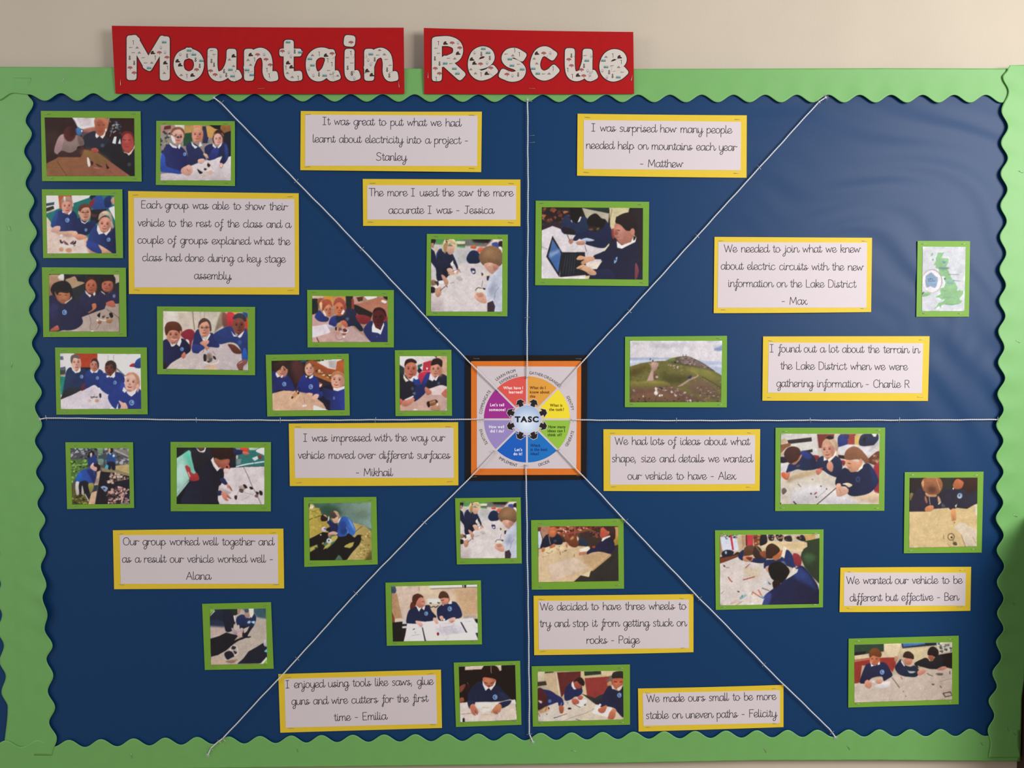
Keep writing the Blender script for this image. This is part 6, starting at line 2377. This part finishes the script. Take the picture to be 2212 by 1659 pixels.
# ================================================================== red title banners
BW = 72.0
STEM_N = lambda d, tail=0: [[(1032 + d, 255), (1032 + d, 415)], [(1032 + d, 345), (1062 + d, 275), (1112 + d, 247), (1152 + d, 268), (1166 + d, 320), (1166 + d, 385), (1180 + d, 418), (1206 + d - tail, 418)]]
STEM_U = lambda d, s=0: [[(768 + d, 250), (768 + d, 345), (780 + d, 400), (815 + d, 418), (858 + d, 400), (890 + d - s, 350), (903 + d - s, 300)], [(905 + d - s, 255), (905 + d - s, 385), (918 + d - s, 418), (940 + d - s, 412)]]
WORDS = [
 ((230, 40, 3.3515), [38, 52, 2152, 66, 2157, 545, 65, 543], 'longer red title banner, eight patterned white letters, left of the other banner', [(102, 465, 1.55), (2117, 478, 1.5), (1120, 507, -0.05)],
  [[[(182, 158), (182, 410)], [(190, 160), (200, 160), (303, 340), (408, 165), (420, 165)], [(422, 165), (422, 412)]],
   [[(596, 250), (540, 275), (522, 333), (542, 392), (596, 418), (650, 392), (670, 333), (650, 275), (596, 250)]],
   STEM_U(0), STEM_N(0),
   [[(1320, 190), (1320, 375), (1336, 415), (1382, 415)], [(1280, 246), (1384, 246)]],
   [[(1618, 268), (1575, 247), (1525, 252), (1486, 290), (1480, 350), (1500, 405), (1545, 418), (1590, 380), (1614, 320)], [(1618, 258), (1618, 385), (1632, 418), (1656, 414)]],
   [[(1758, 158), (1762, 166)], [(1760, 255), (1760, 385), (1774, 416), (1800, 412)]],
   STEM_N(870)]),
 ((890, 40, 3.3515), [85, 68, 1602, 97, 1608, 545, 88, 546], 'shorter red title banner, six patterned white letters, above the top string', [(115, 412, 1.57), (868, 507, 0.03), (1590, 432, 1.75)],
  [[[(180, 170), (180, 418)], [(190, 166), (262, 164), (315, 185), (334, 225), (320, 272), (270, 300), (205, 318)], [(240, 310), (345, 405)]],
   [[(475, 335), (535, 318), (562, 285), (548, 248), (505, 238), (462, 262), (441, 320), (450, 378), (492, 412), (545, 402), (580, 378)]],
   [[(788, 270), (745, 248), (702, 256), (684, 288), (706, 318), (758, 338), (788, 372), (772, 410), (720, 422), (668, 404)]],
   [[(1010, 262), (965, 237), (918, 256), (892, 325), (906, 385), (950, 413), (995, 402), (1026, 376)]],
   STEM_U(375, 9),
   [[(1430, 352), (1488, 335), (1518, 302), (1503, 268), (1458, 258), (1416, 282), (1393, 338), (1404, 390), (1448, 420), (1495, 410), (1524, 388)]]]),
]
LM = [M['letter_black'], M['letter_white'], mat('print_boot_brown', srgb('3a2624'), 0.5, 0.3), mat('print_rock_grey', srgb('8a8478'), 0.5, 0.3), mat('print_canopy_red', srgb('a8605c'), 0.5, 0.3),
      mat('print_lake_blue', srgb('90aed2'), 0.5, 0.3), mat('print_hill_green', srgb('5a8a6a'), 0.5, 0.3), mat('print_pack_lilac', srgb('a39cae'), 0.5, 0.3)]


def squircle(c, w, ang):
    a = np.linspace(0, 2 * math.pi, 24, endpoint=False)
    x = np.sign(np.cos(a)) * np.abs(np.cos(a)) ** 0.55 * w / 2; y = np.sign(np.sin(a)) * np.abs(np.sin(a)) ** 0.55 * w / 2
    ca, sa = math.cos(ang), math.sin(ang)
    return np.stack([c[0] + x * ca - y * sa, c[1] + x * sa + y * ca], 1)


def icon(kind, c):
    """one small printed motif: list of (material slot, polygon)"""
    x, y = c
    el = lambda cx, cy, rx, ry, n=10: [(x + cx + rx * math.cos(q), y + cy + ry * math.sin(q)) for q in np.linspace(0, 2 * math.pi, n, endpoint=False)]
    sh = lambda P: [(x + a, y + b) for a, b in P]
    if kind == 0: return [(2, sh([(-16, 8), (-13, -4), (-3, -13), (7, -12), (6, -2), (17, 4), (18, 11), (-14, 13)]))]
    if kind == 1: return [(0, el(0, -9, 6, 7)), (0, el(0, 7, 7, 9)), (1, el(0, -9, 2.2, 3)), (1, el(0, 7, 2.6, 4))]
    if kind == 2: return [(3, sh([(-14, 7), (-4, -5), (0, -9), (6, -3), (14, 7)]))]
    if kind == 3: return [(4, sh([(-18, 3), (-15, -8), (-4, -13), (8, -12), (17, -6), (19, 3), (6, 4), (2, 15), (-2, 4)]))]
    if kind == 4: return [(5, sh([(-17, -10), (17, -10), (17, 2), (-17, 2)])), (6, sh([(-17, 1), (-6, -5), (4, 0), (17, -3), (17, 8), (-17, 8)]))]
    if kind == 5: return [(0, sh([(-7, -14), (5, -14), (5, -11), (2, -11), (3, 16), (0, 16), (-1, -11), (-7, -11)]))]
    if kind == 6: return [(7, el(0, 0, 9, 13)), (1, el(0, -2, 6, 7)), (7, el(0, 3, 3.4, 4))]
    return [(3, sh([(-14, 3), (-8, -4), (2, -2), (14, -4), (12, 1), (0, 3)]))]


def seg_dist(p, P):
    P = np.asarray(P, float)
    a, b = P[:-1], P[1:]
    d = b - a
    t = np.clip(((p - a) * d).sum(1) / np.maximum((d * d).sum(1), 1e-9), 0, 1)
    return np.hypot(*(p - a - d * t[:, None]).T).min()


for R, q, label, sts, letters in WORDS:
    out = to_px(R, q)
    ban = Quad(out, H_BANNER, curl=(0.002, 0.0006, 0.001, 0.0014), bow=(1.2, 0, 0.4, 0))
    root = empty('title_banner', pix(*out.mean(0), H_BANNER), label, 'banner', 'red title banners')
    sheet('red_card', ban, ban, 0.0, 0.0004, M['red'], root, nx=41)
    for li, strokes in enumerate(letters):
        V, F, mi, hz = [], [], [], []
        dense = [resample(catmull(st, sub=8) if len(st) > 2 else st, 6) for st in strokes]
        if len(strokes) == 3 and li == 0 and len(strokes[1]) == 5:
            dense[1] = resample(np.array(strokes[1][1:4], float), 6)
        for lay, (w, h) in enumerate(((BW + 11, 0.00045), (BW, 0.0006))):
            for P in dense:
                n0 = len(F)
                ww = w
                if li == 4 and R[0] == 230 and abs(P[0][1] - P[-1][1]) < 1:
                    ww = w - 15
                if len(P) < 4:
                    ww = w + 5
                P2 = np.asarray(P)
                if len(P2) >= 4:
                    ribbon(P2, ww, V, F, cap=False)
                for e, k in ((P2[0], P2[1] - P2[0]), (P2[-1], P2[-1] - P2[-2])) if len(P2) >= 4 else ((P2[0], P2[1] - P2[0]),):
                    o = len(V)
                    V.extend(squircle(e, ww, math.atan2(k[1], k[0])) if len(P2) >= 4 else squircle(P2.mean(0), ww + 6, 0.1)); F.append(tuple(range(o, o + 24)))
                mi.extend([lay] * (len(F) - n0))
                h += 8e-6
                hz.extend([h] * (len(V) - len(hz)))
            if li == 0 and R[0] == 230:                      # round the three points of the M's zigzag
                for c in dense[1][[0, len(dense[1]) // 2, -1]]:
                    o = len(V); V.extend(squircle(c, w, 0.5)); F.append(tuple(range(o, o + 24))); mi.append(lay); h += 8e-6; hz.extend([h] * 24)
        A = np.concatenate(dense)
        x0, y0 = A.min(0) - 30; x1, y1 = A.max(0) + 30
        gj = 0
        for yy in np.arange(y0 + 8, y1, 37):
            gj += 1
            for gi, xx in enumerate(np.arange(x0 + (20 if gj % 2 else 0), x1, 45)):
                c = np.array([xx + 5 * math.sin(gj * 2.3 + gi), yy + 5 * math.sin(gi * 3.1 + li)])
                if min(seg_dist(c, P) for P in dense if len(P) > 1) < BW / 2 - 15:
                    kind = (gi * 3 + gj * 5 + li) % 8
                    for z, (slot, poly) in enumerate(icon(kind, c)):
                        o = len(V); V.extend(np.array(p, float) for p in poly); F.append(tuple(range(o, o + len(poly)))); mi.append(slot); hz.extend([0.0007 + 0.00004 * z] * len(poly))
        V = np.array(V) / R[2] + np.array(R[:2])
        link('letter', ban.world(V[:, 0], V[:, 1], np.array(hz)), F, LM, root, smooth=False, mi=mi)
    for x, y, a in sts:
        staple(to_px(R, (x, y))[0], a, (lambda u, v: ban.height(np.float64(u), np.float64(v)) + 0.0002), root, 13)


# ================================================================== strings dividing the board
def yarn(P, parent, rad=1.05, twist=9.0):
    """two-ply cotton string along P (pixels): two round strands wound about each other"""
    P = resample(np.array(P, float), 2.0)
    n = len(P)
    d = np.r_[0, np.cumsum(np.hypot(*np.diff(P, axis=0).T))]
    T = np.gradient(P, axis=0); T /= np.hypot(T[:, 0], T[:, 1])[:, None]
    N = np.stack([-T[:, 1], T[:, 0]], 1)
    endh = 0.0022 * (np.exp(-d / 10) + np.exp(-(d[-1] - d) / 10))
    V, F = [], []
    K = 7
    mm = 0.00085
    jit = 0.25 * np.sin(d * 0.05 + P[0, 0]) + 0.15 * np.sin(d * 0.13)
    for ply in (0, 1):
        ph = d / twist * 2 * math.pi + ply * math.pi
        c = P + N * (0.62 * np.cos(ph) + jit)[:, None]
        h = H_STRING - endh * 0.5 + 0.62 * np.sin(ph) * mm
        o = len(V)
        for i in range(n):
            for q in range(K):
                a = 2 * math.pi * q / K
                uv = c[i] + N[i] * math.cos(a) * rad
                V.append(pix(uv[0], uv[1], h[i] + math.sin(a) * rad * mm))
        for i in range(n - 1):
            for q in range(K):
                F.append((o + i * K + q, o + i * K + (q + 1) % K, o + (i + 1) * K + (q + 1) % K, o + (i + 1) * K + q))
        F.append(tuple(o + q for q in range(K))); F.append(tuple(o + (n - 1) * K + q for q in range(K))[::-1])
    return link('yarn', np.array(V), F, M['yarn'], parent, smooth=True)


def tuft(p, d, parent):
    """frayed cut end: a few short curling fibres"""
    V, F = [], []
    base = math.atan2(d[1], d[0])
    for k in range(7):
        a = base + (k - 3) * 0.16
        pts = [np.array(p) + np.array([math.cos(a + 0.1 * j * (k - 3)), math.sin(a + 0.1 * j * (k - 3))]) * j * 2.2 for j in range(5)]
        o = len(V)
        for j, q in enumerate(pts):
            r = 0.55 * (1 - j / 6)
            n = np.array([-math.sin(a), math.cos(a)]) * r
            for (s, z) in ((1, 0), (0, 1), (-1, 0), (0, -1)):
                uv = q + n * s
                V.append(pix(uv[0], uv[1], H_STRING - 0.0008 + z * r * 0.00085 + 0.0003 * math.sin(k * 2 + j)))
        for j in range(4):
            for s in range(4):
                F.append((o + 4 * j + s, o + 4 * j + (s + 1) % 4, o + 4 * j + 4 + (s + 1) % 4, o + 4 * j + 4 + s))
    return link('frayed_end', np.array(V), F, M['yarn'], parent)


STRINGS = [
 ('white string running straight up from the wheel poster to the top border', [(1139.6, 217.4), (1140, 268), (1140.8, 448), (1139, 700), (1138.3, 818)], [(1144, 218.5), (1149, 292.7), (1149.5, 308), (1138.8, 686), (1138.4, 815)]),
 ('white diagonal string from the wheel poster to the upper right border', [(1782, 211.5), (1769.5, 219.5), (1641.4, 361), (1506, 510), (1359.6, 672), (1263, 776), (1210.6, 835)], [(1768, 219), (1640, 361.5), (1506, 509.5), (1359.6, 672), (1213, 833)]),
 ('white horizontal string from the wheel poster to the right border', [(1236, 907), (1461, 908.6), (1750, 908), (1943, 907.5), (2157, 906.5)], [(1238, 907), (1461.4, 908.2), (1750.7, 907.8), (1943, 907.5), (2156, 906.5)]),
 ('white diagonal string from the wheel poster to the lower right border', [(1205, 971.5), (1300, 1070.5), (1350.6, 1125), (1510.7, 1292.4), (1574.9, 1357), (1653.9, 1440), (1692.8, 1478.5), (1791.8, 1574.6), (1803, 1590.4)], [(1206, 973), (1352, 1125), (1512, 1293), (1650, 1436), (1797, 1583)]),
 ('white string hanging straight down from the wheel poster to the bottom border', [(1135.6, 1003), (1137.4, 1065), (1139.5, 1230), (1141, 1300), (1143.4, 1500), (1143.6, 1585), (1150, 1600)], [(1136, 1006), (1143.6, 1586)]),
 ('white diagonal string from the wheel poster to the lower left border', [(1070.5, 974), (1000, 1048), (916, 1129.3), (769.6, 1281.2), (631.2, 1435), (569.5, 1500.5), (481.4, 1595), (471.9, 1602), (456, 1616), (450, 1628)], [(1068, 976), (917, 1129), (768, 1281), (642, 1423), (484, 1598), (474, 1602), (456, 1618)]),
 ('white horizontal string from the wheel poster to the left border', [(88.5, 905), (99, 902.8), (250, 905), (424, 907.3), (605, 907.8), (812, 907), (1046, 905.5)], [(99.6, 902.6), (424, 907.3), (605.4, 907.8), (811, 907), (1043, 905.6)]),
 ('white diagonal string from the wheel poster to the upper left border', [(464, 212.5), (477.6, 222.5), (639, 390.6), (697, 449), (782, 538), (946, 713), (1076.8, 845.8)], [(479, 221), (640, 391), (782, 538), (946, 713), (1074, 843)]),
]
for label, P, sts in STRINGS:
    A = np.array(P, float)
    root = empty('divider_string', pix(*A.mean(0), H_STRING), label, 'string', 'strings radiating from the wheel poster')
    yarn(A, root)
    for i, e in ((0, A[0] - A[1]), (-1, A[-1] - A[-2])):
        if not (1020 < A[i][0] < 1260 and 770 < A[i][1] < 1030):
            tuft(A[i], e, root)
    B = resample(A, 2.0)
    T = np.gradient(B, axis=0)
    for k, (x, y) in enumerate(sts):
        j = int(np.argmin(np.hypot(*(B - [x, y]).T)))
        on = np.hypot(*(B[j] - [x, y])) < 5
        a = math.atan2(T[j][1], T[j][0]) + math.pi / 2 + random.uniform(-0.18, 0.18)
        staple((x, y), a, (lambda u, v, hh=(H_STRING + 0.0012 if on else H_PAPER + 0.0018): hh), root, 12)
